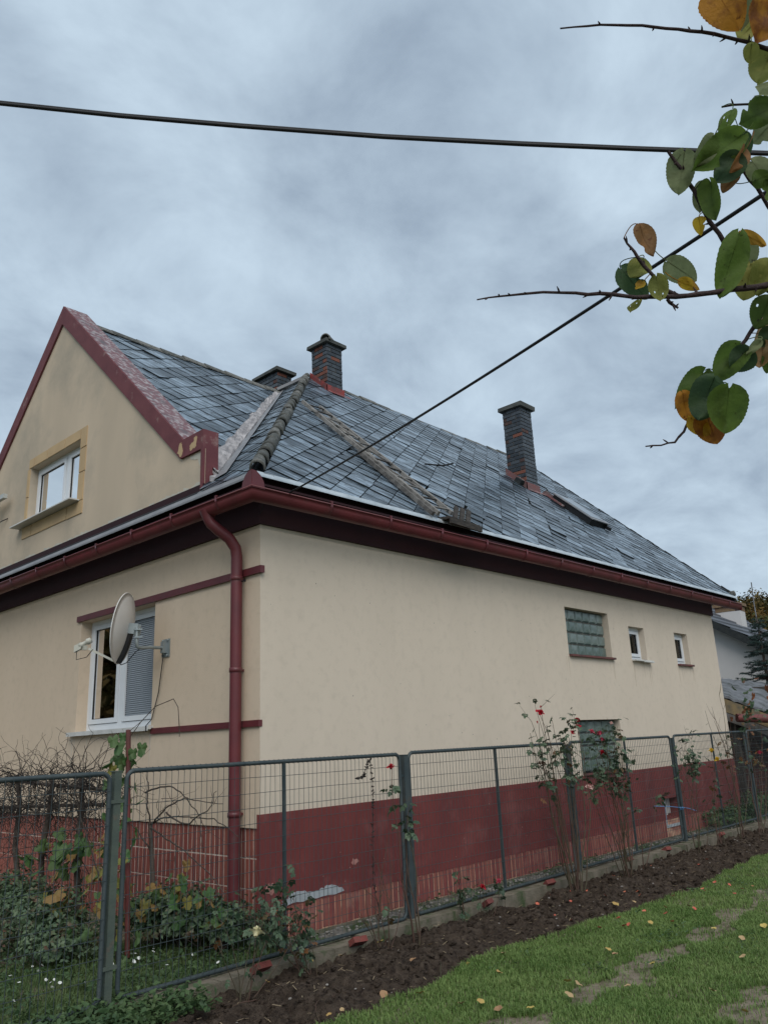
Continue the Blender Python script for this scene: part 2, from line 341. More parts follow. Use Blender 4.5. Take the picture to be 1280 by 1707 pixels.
def vnoise(X, Y, s, seed=0):
    """smooth value noise in 0..1"""
    r = np.random.default_rng(seed); T = r.random((256, 256))
    x = X * s + 1000; y = Y * s + 1000; xi = np.floor(x).astype(int); yi = np.floor(y).astype(int)
    fx = x - xi; fy = y - yi; fx = fx * fx * (3 - 2 * fx); fy = fy * fy * (3 - 2 * fy)
    g = lambda a, b: T[a % 256, b % 256]
    return (g(xi, yi) * (1 - fx) + g(xi + 1, yi) * fx) * (1 - fy) + (g(xi, yi + 1) * (1 - fx) + g(xi + 1, yi + 1) * fx) * fy
M_FIELD = mat('far_meadow', (0.05, 0.075, 0.03), (0.075, 0.085, 0.04), 0.2, 0.95)
sheet('ground', -700, 900, -700, 900, -0.25, M_FIELD)
def edge_y(X): return -1.95 + 0.10 * np.sin(X * 1.1 + .5) + 0.14 * (vnoise(X, X * 0, 1.7, 5) - .5) + 0.07 * (vnoise(X, X * 0, 6, 6) - .5)
def lawn_h(X, Y): return 0.035 * (vnoise(X, Y, 2.2, 3) - .5) + 0.02 * (vnoise(X, Y, 7, 4) - .5) - 0.12 * np.clip((Y - edge_y(X)) / .10, 0, 1)
sheet('lawn', -9, 16, -10, -1.6, 0.0, M_EARTH, 250, 120, lawn_h)
def soil_h(X, Y):
    h = 0.10 * (vnoise(X, Y, 3.2, 21) - .5) + 0.075 * (vnoise(X, Y, 8, 22) - .5) + 0.055 * (vnoise(X, Y, 19, 23) - .5) + 0.03 * (vnoise(X, Y, 40, 24) - .5)
    return h + 0.05 * np.exp(-((Y + 1.25) / .35) ** 2) + 0.015 * np.clip((Y + .80) / .15, 0, 1) - 0.05 * np.clip((-1.8 - Y) / .2, 0, 1)
soil = sheet('soil_bed', -2.6, 14, -2.2, -0.66, -0.075, M_SOIL, 900, 84, soil_h)
sheet('gravel_strip', -1.5, 14, -0.60, 0.06, -0.02, M_GRAVEL, 300, 14, lambda X, Y: 0.03 * (vnoise(X, Y, 9, 31) - .5) + 0.02 * (vnoise(X, Y, 25, 32) - .5))
sheet('front_garden', -9, 0.02, -0.62, 9, -0.03, M_EARTH, 90, 90, lambda X, Y: 0.05 * (vnoise(X, Y, 3, 41) - .5))

# ------------------------------------------------------------------ house
house = thing('house', (0, 0, 0), 'beige plastered house with maroon plinth and gutters under a worn slate roof', 'house')
PF = lambda a, z, d: (d, a, z)       # front wall: a runs along y, depth along +x
PS = lambda a, z, d: (a, d, z)       # side wall: a runs along x, depth along +y
def wall_cells(mb, fn, a0, a1, z0, z1, ops, depth, d0=0.0, top=None, extra=()):
    A = sorted(set([a0, a1] + [v for o in ops for v in o[:2] if a0 < v < a1] + [e for e in extra if a0 < e < a1]))
    for i in range(len(A) - 1):
        p, q = A[i], A[i + 1]
        t0, t1 = (top(p), top(q)) if top else (z1, z1)
        spans = sorted((o[2], o[3]) for o in ops if o[0] <= p + 1e-6 and o[1] >= q - 1e-6)
        z = z0
        for lo, hi in spans:
            mb.quad(fn(p, z, d0), fn(q, z, d0), fn(q, lo, d0), fn(p, lo, d0)); z = hi
        mb.quad(fn(p, z, d0), fn(q, z, d0), fn(q, t1, d0), fn(p, t0, d0))
    for o in ops:
        p, q, lo, hi = o
        for (x, y), (x2, y2) in (((p, lo), (q, lo)), ((q, lo), (q, hi)), ((q, hi), (p, hi)), ((p, hi), (p, lo))):
            mb.quad(fn(x, y, d0), fn(x2, y2, d0), fn(x2, y2, d0 + depth), fn(x, y, d0 + depth))
L_, W_ = 10.97, 8.87
OP_F = (1.86, 3.575, 1.86, 3.19)
OP_G1 = (5.51, 6.78, 2.685, 3.37); OP_G2 = (5.55, 6.77, 1.062, 1.775)
OP_W1 = (7.43, 7.97, 2.688, 3.225); OP_W2 = (9.135, 9.68, 2.685, 3.235)
OP_C = (7.862, 8.37, 0.175, 0.555)
mb = MB(); wall_cells(mb, PS, 0, L_, 1.03, 3.95, [OP_G1, OP_G2, OP_W1, OP_W2], 0.16)
mb.quad((L_, 0, -.2), (L_, W_, -.2), (L_, W_, 4.2), (L_, 0, 4.2)); mb.quad((0, W_, -.2), (L_, W_, -.2), (L_, W_, 4.2), (0, W_, 4.2))
mb.add([(L_, 0, 4.2), (L_, W_, 4.2), (L_, W_ / 2, 8.2)], [(0, 1, 2)])
side_wall = part('side_wall', mb, M_WALL, house)
mb = MB(); wall_cells(mb, PF, 0, W_, 0.914, 3.95, [OP_F], 0.2)
mb.quad((0, 0, .914), (0, W_, .914), (.03, W_, .914), (.03, 0, .914))
front_wall = part('front_wall', mb, M_FRONT, house)
# plinth of the side wall: painted render above one course of tall tiles
mb = MB(); wall_cells(mb, PS, -0.012, L_, 0.252, 1.03, [(OP_C[0], OP_C[1], 0.252, OP_C[3])], 0.17, -0.012)
mb.quad((-.012, -.012, 1.03), (L_, -.012, 1.03), (L_, 0, 1.03), (-.012, 0, 1.03)); mb.quad((-.012, -.012, .252), (-.012, .03, .252), (-.012, .03, 1.03), (-.012, -.012, 1.03))
mb.quad((-.012, -.012, .252), (L_, -.012, .252), (L_, 0, .252), (-.012, 0, .252))
plinth = part('plinth', mb, M_PLINTH, house)
# bare patches where the plinth paint has come off
def blob(fn, pts, d0, d1, mb, amp=.012):
    out = []
    for i in range(len(pts)):
        a = pts[i]; b = pts[(i + 1) % len(pts)]
        for k in range(4):
            t = k / 4; out.append((a[0] + (b[0] - a[0]) * t + R.uniform(-amp, amp) * (k > 0), a[1] + (b[1] - a[1]) * t + R.uniform(-amp, amp) * (k > 0)))
    mb.prism(out, fn, d0, d1)
M_BARE = mat('bare_render', (0.40, 0.44, 0.47), (0.33, 0.36, 0.38), 9, 0.95, 0.5, 70, 0.1)
M_BARER = mat('bare_pink_render', (0.45, 0.24, 0.21), (0.36, 0.16, 0.14), 9, 0.95, 0.4, 70, 0.1)
mb = MB(); blob(PS, [(.23, .262), (.40, .268), (.72, .268), (.98, .275), (.95, .31), (.84, .345), (.74, .345), (.66, .325), (.52, .33), (.40, .355), (.33, .345), (.30, .305), (.23, .30)], -.0152, -.0115, mb)
part('paint_patch', mb, M_BARE, plinth)
mb = MB(); blob(PS, [(.04, .40), (.10, .37), (.17, .39), (.19, .43), (.13, .46), (.07, .45)], -.0152, -.0115, mb)
blob(PS, [(1.08, .50), (1.13, .475), (1.18, .50), (1.15, .53), (1.10, .535)], -.0152, -.0115, mb, .008)
for _ in range(26):
    x = R.uniform(.1, 5); z = R.uniform(.35, .9); s = R.uniform(.003, .009)
    mb.prism([(x - s, z), (x, z - s * .7), (x + s, z + s * .3), (x, z + s)], PS, -.0148, -.0115)
part('paint_chips', mb, M_BARER, plinth)['kind'] = 'stuff'
# tile course of the side wall
core = MB(); core.box(0, L_, -0.006, 0.02, -0.2, 0.2515)
course = part('tile_bed', core, M_GROUTW, house)
def tilebox(w_, h_, d_, name):
    t = MB(); b_ = .004
    x, z = w_ / 2, h_ / 2
    t.add([(-x, 0, -z), (x, 0, -z), (x, 0, z), (-x, 0, z), (-x + b_, -d_, -z + b_), (x - b_, -d_, -z + b_), (x - b_, -d_, z - b_), (-x + b_, -d_, z - b_)],
          [(4, 5, 6, 7), (0, 1, 5, 4), (1, 2, 6, 5), (2, 3, 7, 6), (3, 0, 4, 7)])
    return t.mesh(name)
TW = tilebox(0.069, 0.243, 0.0035, 'tile'); TW.materials.append(M_TILEW)
x = 0.04
while x < L_ - .03:
    if not (OP_C[0] - .03 < x < OP_C[1] + .03):
        piece('tile', TW, course, (x, -0.006 - R.uniform(0, .0012), 0.128 + R.uniform(-.004, .003)), rot=(R.uniform(-.006, .006), R.uniform(-.006, .006), 0))
    x += 0.0785
mb = MB(); mb.box(0, L_, -.03, .02, -.3, 0.0); part('footing', mb, M_CONC, house)
mb = MB(); mb.box(OP_C[0] - .005, OP_C[1] + .005, -.02, .15, .135, .175); part('cellar_sill', mb, M_BARE, house)
# front cladding of narrow tall tiles
core = MB(); core.box(0.022, 0.05, 0.0, W_, -0.3, 0.912)
clad = part('front_cladding', core, M_GROUT, house)
TF = tilebox(0.064, 0.240, 0.003, 'tile'); TF.materials.append(M_TILE)
TFs = tilebox(0.048, 0.240, 0.003, 'tile'); TFs.materials.append(M_TILE)
rest = MB()
for r_, zc in enumerate((0.787, 0.536, 0.288, 0.04)):
    y = 0.03; k = 0
    while y < W_ - .03:
        wd = 0.0575 if k < 7 else 0.074
        zz_ = zc
        if y < 3.0 and r_ < 3 or y < 1.0:
            piece('tile', TFs if k < 7 else TF, clad, (0.022 - R.uniform(0, .002), y, zz_ + R.uniform(-.001, .001)), rot=(0, R.uniform(-.004, .004), -math.pi / 2))
        else:
            rest.box(.019, .022, y - .032, y + .032, zz_ - .12, zz_ + .12)
        y += wd if k != 6 else .066; k += 1
o = part('cladding_tiles', rest, M_TILE, clad); o['kind'] = 'stuff'
# maroon string courses on the front
mb = MB(); mb.box(-.03, .02, -.045, 3.655, 3.192, 3.262); part('string_course', mb, M_MAROON, house)
mb = MB(); mb.box(-.022, .02, -.008, 1.835, 1.78, 1.838); part('string_course', mb, M_MAROON, house)

# small pits and specks in the render coat
mb = MB()
for _ in range(90):
    x = R.uniform(.1, 10.8); z = R.uniform(1.1, 3.6); s = R.uniform(.002, .006)
    if any(o[0] - .03 < x < o[1] + .03 and o[2] - .03 < z < o[3] + .03 for o in (OP_G1, OP_G2, OP_W1, OP_W2)): continue
    mb.prism([(x - s, z), (x, z - s), (x + s, z + s * .2), (x, z + s * .9)], PS, -.0012, .0005)
part('plaster_specks', mb, M_CAP, side_wall)['kind'] = 'stuff'
# faint rain streaks under the sills
M_STREAK = mat('rain_streak', (0.50, 0.43, 0.345), (0.58, 0.50, 0.41), 12, 0.95, stretch=(3, 3, .6))
def streaks(fn, a0, a1, z0, owner, n, zl=.5):
    mb = MB()
    for _ in range(n):
        a = R.choice((R.gauss(a0, .03), R.gauss(a1, .03), R.uniform(a0, a1))); L = R.uniform(.1, zl); w_ = R.uniform(.004, .014)
        mb.prism([(a - w_, z0), (a + w_, z0), (a + w_ * .7, z0 - L * .5), (a + w_ * .15, z0 - L), (a - w_ * .5, z0 - L * .6)], fn, -.0009 - R.uniform(0, .0006), .0005)
    part('rain_streaks', mb, M_STREAK, owner)['kind'] = 'stuff'
for a0, a1, z0 in ((5.51, 6.80, 2.655), (7.44, 8.04, 2.65), (9.14, 9.70, 2.65), (5.55, 6.79, 1.034)): streaks(PS, a0, a1, z0, side_wall, 11, .4 if z0 > 2 else .004)
streaks(PF, 1.86, 3.6, 1.80, front_wall, 14, .45)
# windows -------------------------------------------------------------------
def frame_window(fn, op, dep, splits, zlow, curtain=None, blind=None, fr=0.05, sash=0.055, room=True):
    """white frame with sashes; splits: list of (a0, a1) of the glazed openings"""
    a0, a1, z0, z1 = op
    f = MB(); bx = lambda m_, p, q, r_, s_, d0, d1: m_.box(p, q, d0, d1, r_, s_, 0, lambda A, D, Z: fn(A, Z, D))
    bx(f, a0, a1, z0, zlow, dep, dep + .06); bx(f, a0, a1, z1 - fr, z1, dep, dep + .06)
    xs = [a0] + [v for s in splits for v in s] + [a1]
    for i in range(0, len(xs), 2): bx(f, xs[i], xs[i + 1], zlow, z1 - fr, dep, dep + .06)
    win = part('window', f, M_WHITE, house)
    for (p, q) in splits:
        s = MB(); g = .006; p2, q2, r2, s2 = p + g, q - g, zlow + g, z1 - fr - g
        bx(s, p2, p2 + sash, r2, s2, dep - .012, dep + .05); bx(s, q2 - sash, q2, r2, s2, dep - .012, dep + .05)
        bx(s, p2 + sash, q2 - sash, r2, r2 + sash, dep - .012, dep + .05); bx(s, p2 + sash, q2 - sash, s2 - sash, s2, dep - .012, dep + .05)
        part('sash', s, M_WHITE, win)
        k = MB(); e = .008; P, Q, U, V = p2 + sash, q2 - sash, r2 + sash, s2 - sash
        bx(k, P, P + e, U, V, dep + .004, dep + .03); bx(k, Q - e, Q, U, V, dep + .004, dep + .03); bx(k, P + e, Q - e, U, U + e, dep + .004, dep + .03); bx(k, P + e, Q - e, V - e, V, dep + .004, dep + .03)
        part('gasket', k, M_GASKET, win)
        gl = MB(); bx(gl, P + e, Q - e, U + e, V - e, dep + .014, dep + .018); part('pane', gl, M_PANE, win)
    if curtain:
        for (p, q) in curtain:
            c = MB(); n = 40
            pts = [(p + (q - p) * i / n, .022 * math.sin(i * 1.15) + .012 * math.sin(i * .43 + 1)) for i in range(n + 1)]
            for i in range(n):
                (u, du), (v, dv) = pts[i], pts[i + 1]
                c.quad(fn(u, zlow, dep + .16 + du), fn(v, zlow, dep + .16 + dv), fn(v, z1, dep + .16 + dv), fn(u, z1, dep + .16 + du))
            part('curtain', c, M_CURT, win)
    if blind:
        p, q = blind; c = MB(); z = zlow + .065
        while z < z1 - .07:
            c.quad(fn(p, z, dep + .001), fn(q, z, dep + .001), fn(q, z + .021, dep + .010), fn(p, z + .021, dep + .010)); z += .0225
        part('blind', c, M_BLIND, win)
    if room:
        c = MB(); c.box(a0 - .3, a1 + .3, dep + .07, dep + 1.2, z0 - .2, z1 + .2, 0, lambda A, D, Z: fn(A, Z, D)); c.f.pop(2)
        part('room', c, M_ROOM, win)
    return win
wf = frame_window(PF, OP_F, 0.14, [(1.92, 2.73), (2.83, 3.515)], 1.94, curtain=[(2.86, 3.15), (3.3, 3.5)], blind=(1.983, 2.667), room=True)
mb = MB(); mb.box(-.062, .14, 1.81, 3.67, 1.842, 1.862); mb.box(-.066, -.062, 1.81, 3.67, 1.815, 1.862)
mb.box(-.064, -.035, 1.795, 1.81, 1.83, 1.875)
part('window_sill', mb, M_SILL, wf)
wg = None
OP_U = (3.928, 5.51, 4.86, 5.745)
def small(op):
    a0, a1, z0, z1 = op
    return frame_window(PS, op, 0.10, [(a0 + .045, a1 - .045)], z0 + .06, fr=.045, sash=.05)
w1 = small(OP_W1); w2 = small(OP_W2)
mb = MB(); mb.box(7.42, 8.03, -.075, .10, 2.668, 2.688); mb.box(7.7, 8.06, -.08, -.02, 2.655, 2.672); part('window_sill', mb, M_SILL, w1)
mb = MB(); mb.box(9.12, 9.72, -.05, .10, 2.655, 2.685); part('window_sill', mb, M_RSILL, w2)
def blockwin(op, nx, ny, sill):
    a0, a1, z0, z1 = op
    b_ = MB(); b_.box(a0, a1, .115, .14, z0, z1); wn = part('glass_block_window', b_, M_JOINT, house)
    wx, wz = (a1 - a0) / nx, (z1 - z0) / ny; x, z, e, d = wx / 2 - .007, wz / 2 - .007, .018, .03
    t = MB(); t.add([(-x, 0, -z), (x, 0, -z), (x, 0, z), (-x, 0, z), (-x + e, -d, -z + e), (x - e, -d, -z + e), (x - e, -d, z - e), (-x + e, -d, z - e), (0, -d - .004, 0)],
          [(0, 1, 5, 4), (1, 2, 6, 5), (2, 3, 7, 6), (3, 0, 4, 7), (4, 5, 8), (5, 6, 8), (6, 7, 8), (7, 4, 8)])
    me = t.mesh('glass_block'); me.materials.append(M_BLOCK)
    for i in range(nx):
        for j in range(ny): piece('glass_block', me, wn, (a0 + wx * (i + .5), .115, z0 + wz * (j + .5)), rot=(R.uniform(-.02, .02), 0, R.uniform(-.02, .02)))
    s = MB(); s.box(a0 - .0, a1 + .03, -.05, .115, z0 - .028, z0); part('window_sill', s, M_RSILL, wn)
blockwin((OP_G1[0], OP_G1[1], OP_G1[2], OP_G1[3]), 6, 4, M_RSILL)
blockwin(OP_G2, 6, 4, M_RSILL)
# cellar window
mb = MB(); mb.box(OP_C[0], OP_C[1], .14, .16, OP_C[2], OP_C[3]); cw = part('cellar_window', mb, M_SILL, house)
mb = MB(); mb.box(OP_C[0], OP_C[0] + .03, -.014, .1, OP_C[2], OP_C[3] - .01); part('blue_frame_edge', mb, mat('blue_paint', (.16, .24, .36), (.4, .42, .44), 30, .7), cw)
mb = MB()
for k in range(4): mb.box(OP_C[0] + .07 + k * .11, OP_C[0] + .16 + k * .11, .08, .14, OP_C[2], OP_C[2] + .10 + R.uniform(-.02, .03))
part('brick_filling', mb, M_REDBR, cw)

# gable on the front ---------------------------------------------------------
AY, SG = 4.766, 0.925
gtop = lambda y: 7.847 - abs(y - AY) * SG
mb = MB(); wall_cells(mb, PF, .95, 2 * AY - .95, 4.25, 0, [OP_U], 0.12, 0.0, top=lambda y: max(gtop(y) + .05, 4.74 if (y < 1.4 or y > 8.1) else 0), extra=(1.408, AY, 8.12))
gable = part('gable_wall', mb, M_GABLE, house)
gy = lambda y, z, d: (d, y, z)
cp = [(1.36, 4.742), (1.36, 4.955), (AY, 8.15), (AY, 7.847), (1.408, 4.742)]
pr_ = [(.96, 4.25), (.96, 4.965), (1.36, 4.955), (1.36, 4.742), (1.0, 4.742), (1.0, 4.25)]
mb = MB(); mb.prism(cp, gy, -.03, .33); mb.prism([(a + .0005 * (a < 1.3), b) for a, b in pr_], gy, -.031, .17)
coping = part('gable_coping', mb, M_COPE, house)
mb = MB(); mb.prism([(2 * AY - a, b) for a, b in cp], gy, -.03, .33); mb.prism([(2 * AY - a, b) for a, b in pr_], gy, -.031, .17); part('gable_coping', mb, M_COPE, house)
for s in (0, 1):
    mb = MB(); n = 40
    for i in range(n):
        ya = 1.36 + (AY - 1.36) * i / n; yb = 1.36 + (AY - 1.36) * (i + 1) / n
        za_, zb_ = 4.955 + (ya - 1.36) * .9381 + .005, 4.955 + (yb - 1.36) * .9381 + .005
        if s: ya, yb = 2 * AY - ya, 2 * AY - yb
        mb.quad((-.01, ya, za_), (.345, ya, za_), (.345, yb, zb_), (-.01, yb, zb_))
    part('coping_top', mb, M_FLAKE, coping)
mb = MB()
blob(gy, [(1.40, 4.76), (1.47, 4.82), (1.42, 4.93), (1.37, 4.91), (1.36, 4.80)], -.033, -.028, mb)
part('peeled_patch', mb, M_OCHRE, coping); mb = MB()
blob(gy, [(1.09, 4.80), (1.20, 4.77), (1.22, 4.84), (1.14, 4.87), (1.13, 4.92), (1.07, 4.91)], -.033, -.028, mb)
part('peeled_patch', mb, M_OCHRE, coping)
mb = MB(); blob(gy, [(.985, 4.34), (1.04, 4.40), (1.04, 4.55), (1.10, 4.66), (1.24, 4.70), (1.25, 4.725), (.985, 4.72)], -.004, .004, mb)
part('pale_plaster_patch', mb, mat('pale_plaster', (.52, .50, .43), (.46, .44, .38), 9, .9), gable)
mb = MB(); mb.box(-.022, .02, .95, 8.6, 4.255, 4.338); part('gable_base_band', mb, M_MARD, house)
mb = MB()
for i in range(60):
    y = 1.0 + i * .12; h_ = R.uniform(.0, .035)
    mb.quad((-.004, y, 4.337), (-.004, y + .12, 4.337), (-.004, y + .12, 4.345 + R.uniform(0, .05)), (-.004, y, 4.345 + h_))
part('mortar_line', mb, mat('pale_plaster', (.52, .50, .43)), gable)
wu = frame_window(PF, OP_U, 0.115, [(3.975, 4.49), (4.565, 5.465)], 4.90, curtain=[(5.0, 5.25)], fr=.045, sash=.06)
mb = MB(); mb.prism([(3.85, 4.845), (5.75, 4.845), (5.75, 4.862), (3.85, 4.862)], gy, -.15, .11); part('window_sill', mb, M_SILL, wu)
for (a, b, c, d) in [(3.752, 3.925, 5.60, 5.895), (3.752, 3.925, 5.25, 5.592), (3.765, 3.925, 4.845, 5.243), (3.932, 4.40, 5.748, 5.895), (4.408, 4.95, 5.748, 5.897), (4.958, 5.38, 5.748, 5.893), (5.388, 5.56, 5.748, 5.89),
                     (5.513, 5.60, 5.30, 5.74), (5.513, 5.60, 4.868, 5.292), (3.76, 4.20, 4.655, 4.84), (4.208, 5.30, 4.66, 4.84), (5.308, 5.625, 4.665, 4.84)]:
    mb = MB(); e = .004
    mb.prism([(a + e, c + e), (b - e, c + e), (b - e, d - e), (a + e, d - e)], gy, -.012, .004); part('surround_block', mb, M_OCHRE, gable)

# eaves: cornice board, soffit, gutter ----------------------------------------
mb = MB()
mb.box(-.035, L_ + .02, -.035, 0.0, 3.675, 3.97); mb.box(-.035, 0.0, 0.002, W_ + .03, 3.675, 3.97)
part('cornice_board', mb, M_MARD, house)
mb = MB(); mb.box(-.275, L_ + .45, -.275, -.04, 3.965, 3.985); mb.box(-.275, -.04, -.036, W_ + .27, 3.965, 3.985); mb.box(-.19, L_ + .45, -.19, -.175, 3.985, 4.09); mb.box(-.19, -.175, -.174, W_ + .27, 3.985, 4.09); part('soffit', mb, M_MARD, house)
def sweep(path, prof, mb, smooth=True):
    """profile (out, z) swept along a horizontal path with mitred corners; out points to the right of travel"""
    P = [Vector(p) for p in path]; n = len(prof); vs = []
    for i, p in enumerate(P):
        d1 = (P[i] - P[i - 1]).normalized() if i else (P[1] - P[0]).normalized()
        d2 = (P[i + 1] - P[i]).normalized() if i < len(P) - 1 else d1
        n1 = Vector((d1.y, -d1.x, 0)); n2 = Vector((d2.y, -d2.x, 0)); m = (n1 + n2); m = m / max(m.dot(n1), .2)
        for o_, z in prof: vs.append(p + m * o_ + Vector((0, 0, z)))
    fs = [(i * n + k, i * n + k + 1, (i + 1) * n + k + 1, (i + 1) * n + k) for i in range(len(P) - 1) for k in range(n - 1)]
    mb.add(vs, fs, 0, smooth)
GZ = 3.885
gprof = [(-.072, .01)] + [(-.072 * math.cos(a), -.105 * math.sin(a)) for a in [math.pi * k / 12 for k in range(13)]]
gprof += [(.079, .004), (.085, .009), (.082, .018), (.073, .015), (.068, .0)]
gprof += [(.064 * math.cos(math.pi * (1 - k / 12)) if False else .067 * math.cos(math.pi * k / 12), -.099 * math.sin(math.pi * k / 12)) for k in range(13)]
GP = [(-.352, 9.3, GZ), (-.352, 4.6, GZ), (-.352, -.352, GZ - .02), (5, -.352, GZ), (11.5, -.352, GZ)]
GP = GP[:]
mb = MB(); sweep(GP, gprof, mb)
n = len(gprof)
gut = part('gutter', mb, M_MAROON, house)
def ring_at(x, y, dirx):
    t = MB(); s = .015
    pr = [(.088 * math.cos(math.pi * k / 10), -.117 * math.sin(math.pi * k / 10)) for k in range(11)]
    pr = [(.090, .012), (.086, .0)] + pr + [(-.08, .02)]
    vs = []; fs = []
    for e in (-s, s):
        for o_, z in pr: vs.append((x + e, y - o_, GZ + z) if dirx else (x - o_, y + e, GZ + z))
    m = len(pr); fs = [(k, k + 1, m + k + 1, m + k) for k in range(m - 1)]
    t.add(vs, fs, 0, True)
    t.obox(((x, y - .080, GZ + .020) if dirx else (x - .080, y, GZ + .020)), ((s, 0, 0) if dirx else (0, s, 0)), ((0, .008, 0) if dirx else (.008, 0, 0)), (0, 0, .007))
    part('bracket', t, M_MAROON, gut)
for x in np.arange(.55, 11.4, .86): ring_at(x, -.352, True)
for y in np.arange(.12, 9, .78): ring_at(-.352, y, False)
mb = MB(); mb.obox((11.505, -.352, GZ - .05), (.004, 0, 0), (0, .070, 0), (0, 0, .055)); part('end_cap', mb, M_MAROON, gut)
# arched splash guard on the gutter corner
dg = Vector((-1, -1, 0)).normalized(); tg = Vector((1, -1, 0)).normalized(); mb = MB()
for s in (0, 1):
    d_ = Vector((1, 0, 0)) if s else Vector((0, 1, 0))
    c0 = Vector((-.43, -.43, GZ + .0)); pr = [(0, .145), (.05, .14), (.10, .105), (.135, .05), (.15, -.02), (0, -.02)]
    mb.prism(pr, lambda a, b, d: c0 + d_ * a + Vector((0, 0, b)) - (Vector((0, 1, 0)) if s else Vector((1, 0, 0))) * d, -.002, .003)
part('corner_guard', mb, M_MAROON, gut)
# downpipe with swan neck
dp = [(-.352, .36, GZ - .06), (-.352, .355, 3.78), (-.352, .35, 3.745), (-.335, .335, 3.70), (-.26, .30, 3.63), (-.17, .265, 3.56), (-.105, .25, 3.47), (-.09, .25, 3.38), (-.09, .25, 3.2), (-.09, .25, .30)]
mb = MB(); mb.tube(dp, [.085, .07] + [.056] * 8, 18)
pipe = part('downpipe', mb, M_MAROON, house)
for z in (3.17, 2.3, 1.03):
    mb = MB(); mb.lathe([(.056, -.022), (.062, -.02), (.062, .02), (.056, .022)], (-.09, .25, z), n=18); mb.bar((-.09, .25, z), (.0, .25, z), .02, .02); part('pipe_clip', mb, M_MAROON, pipe)
mb = MB(); mb.tube([(-.09, .175, 3.13), (-.09, .12, 3.13)], .006, 6); mb.lathe([(0, 0), (.014, .002), (0, .006)], (-.09, .12, 3.13), (0, -1, 0), 8); part('pipe_screw', mb, M_BLACK, pipe)
mb = MB(); mb.tube([(-.09, .25, .31), (-.09, .25, -.1)], .065, 18); part('drain_socket', mb, M_BLACK, pipe)

# roof --------------------------------------------------------------------------
E0, ZE, RY, RZ, HX, VX = -.275, 4.074, 4.433, 8.316, 4.552, 11.65
KF = (RZ - ZE) / (RY - E0); KH = (RZ - ZE) / (HX - E0)
WZ, WY, KW = 7.96, 4.732, 0.92
hipz = lambda x: ZE + KH * (x - E0)
JX = (WZ - ZE) / KH + E0
VY = WY - (WZ - hipz(0)) / KW
BY = 2 * RY - E0
mb = MB()
mb.add([(E0, E0, ZE), (VX, E0, ZE), (VX, RY, RZ), (HX, RY, RZ)], [(0, 1, 2, 3)])
mb.add([(E0, BY, ZE), (VX, BY, ZE), (VX, RY, RZ), (HX, RY, RZ)], [(3, 2, 1, 0)])
mb.add([(E0, E0, ZE), (HX, RY, RZ), (E0, BY, ZE)], [(0, 1, 2)])
mb.add([(.1, WY, WZ), (JX, WY, WZ), (0, VY, hipz(0)), (.1, VY, hipz(0))], [(0, 1, 2, 3)])
mb.add([(.1, WY, WZ), (JX, WY, WZ), (0, 2 * WY - VY, hipz(0)), (.1, 2 * WY - VY, hipz(0))], [(0, 1, 2, 3)])
off = Vector((0, 0, -.03)); mb.v = [tuple(Vector(p) + off) for p in mb.v]
mb.box(VX - .03, VX - .005, 0, 1, 0, 1, 0, lambda x, y, z: (x, E0 + (RY - E0) * y, ZE + (RZ - ZE) * y - .16 + .12 * z))
mb.box(L_, VX - .04, 0, 1, 0, 1, 0, lambda x, y, z: (x, E0 + (RY - E0) * y, ZE + (RZ - ZE) * y - .16 + .01 * z))
roof = part('roof', mb, M_DECK, house)
def clip(poly, region):
    out = poly
    n = len(region)
    A = sum(region[i][0] * region[(i + 1) % n][1] - region[(i + 1) % n][0] * region[i][1] for i in range(n))
    for i in range(n):
        a, b = region[i], region[(i + 1) % n]
        ins = lambda p: ((b[0] - a[0]) * (p[1] - a[1]) - (b[1] - a[1]) * (p[0] - a[0])) * (1 if A > 0 else -1) >= 0
        new = []
        for j in range(len(out)):
            p, q = out[j], out[(j + 1) % len(out)]
            if ins(p): new.append(p)
            if ins(p) != ins(q):
                d1 = (b[0] - a[0]) * (p[1] - a[1]) - (b[1] - a[1]) * (p[0] - a[0]); d2 = (b[0] - a[0]) * (q[1] - a[1]) - (b[1] - a[1]) * (q[0] - a[0])
                t = d1 / (d1 - d2); new.append((p[0] + (q[0] - p[0]) * t, p[1] + (q[1] - p[1]) * t))
        out = new
        if len(out) < 3: return []
    return out
SLATES = []
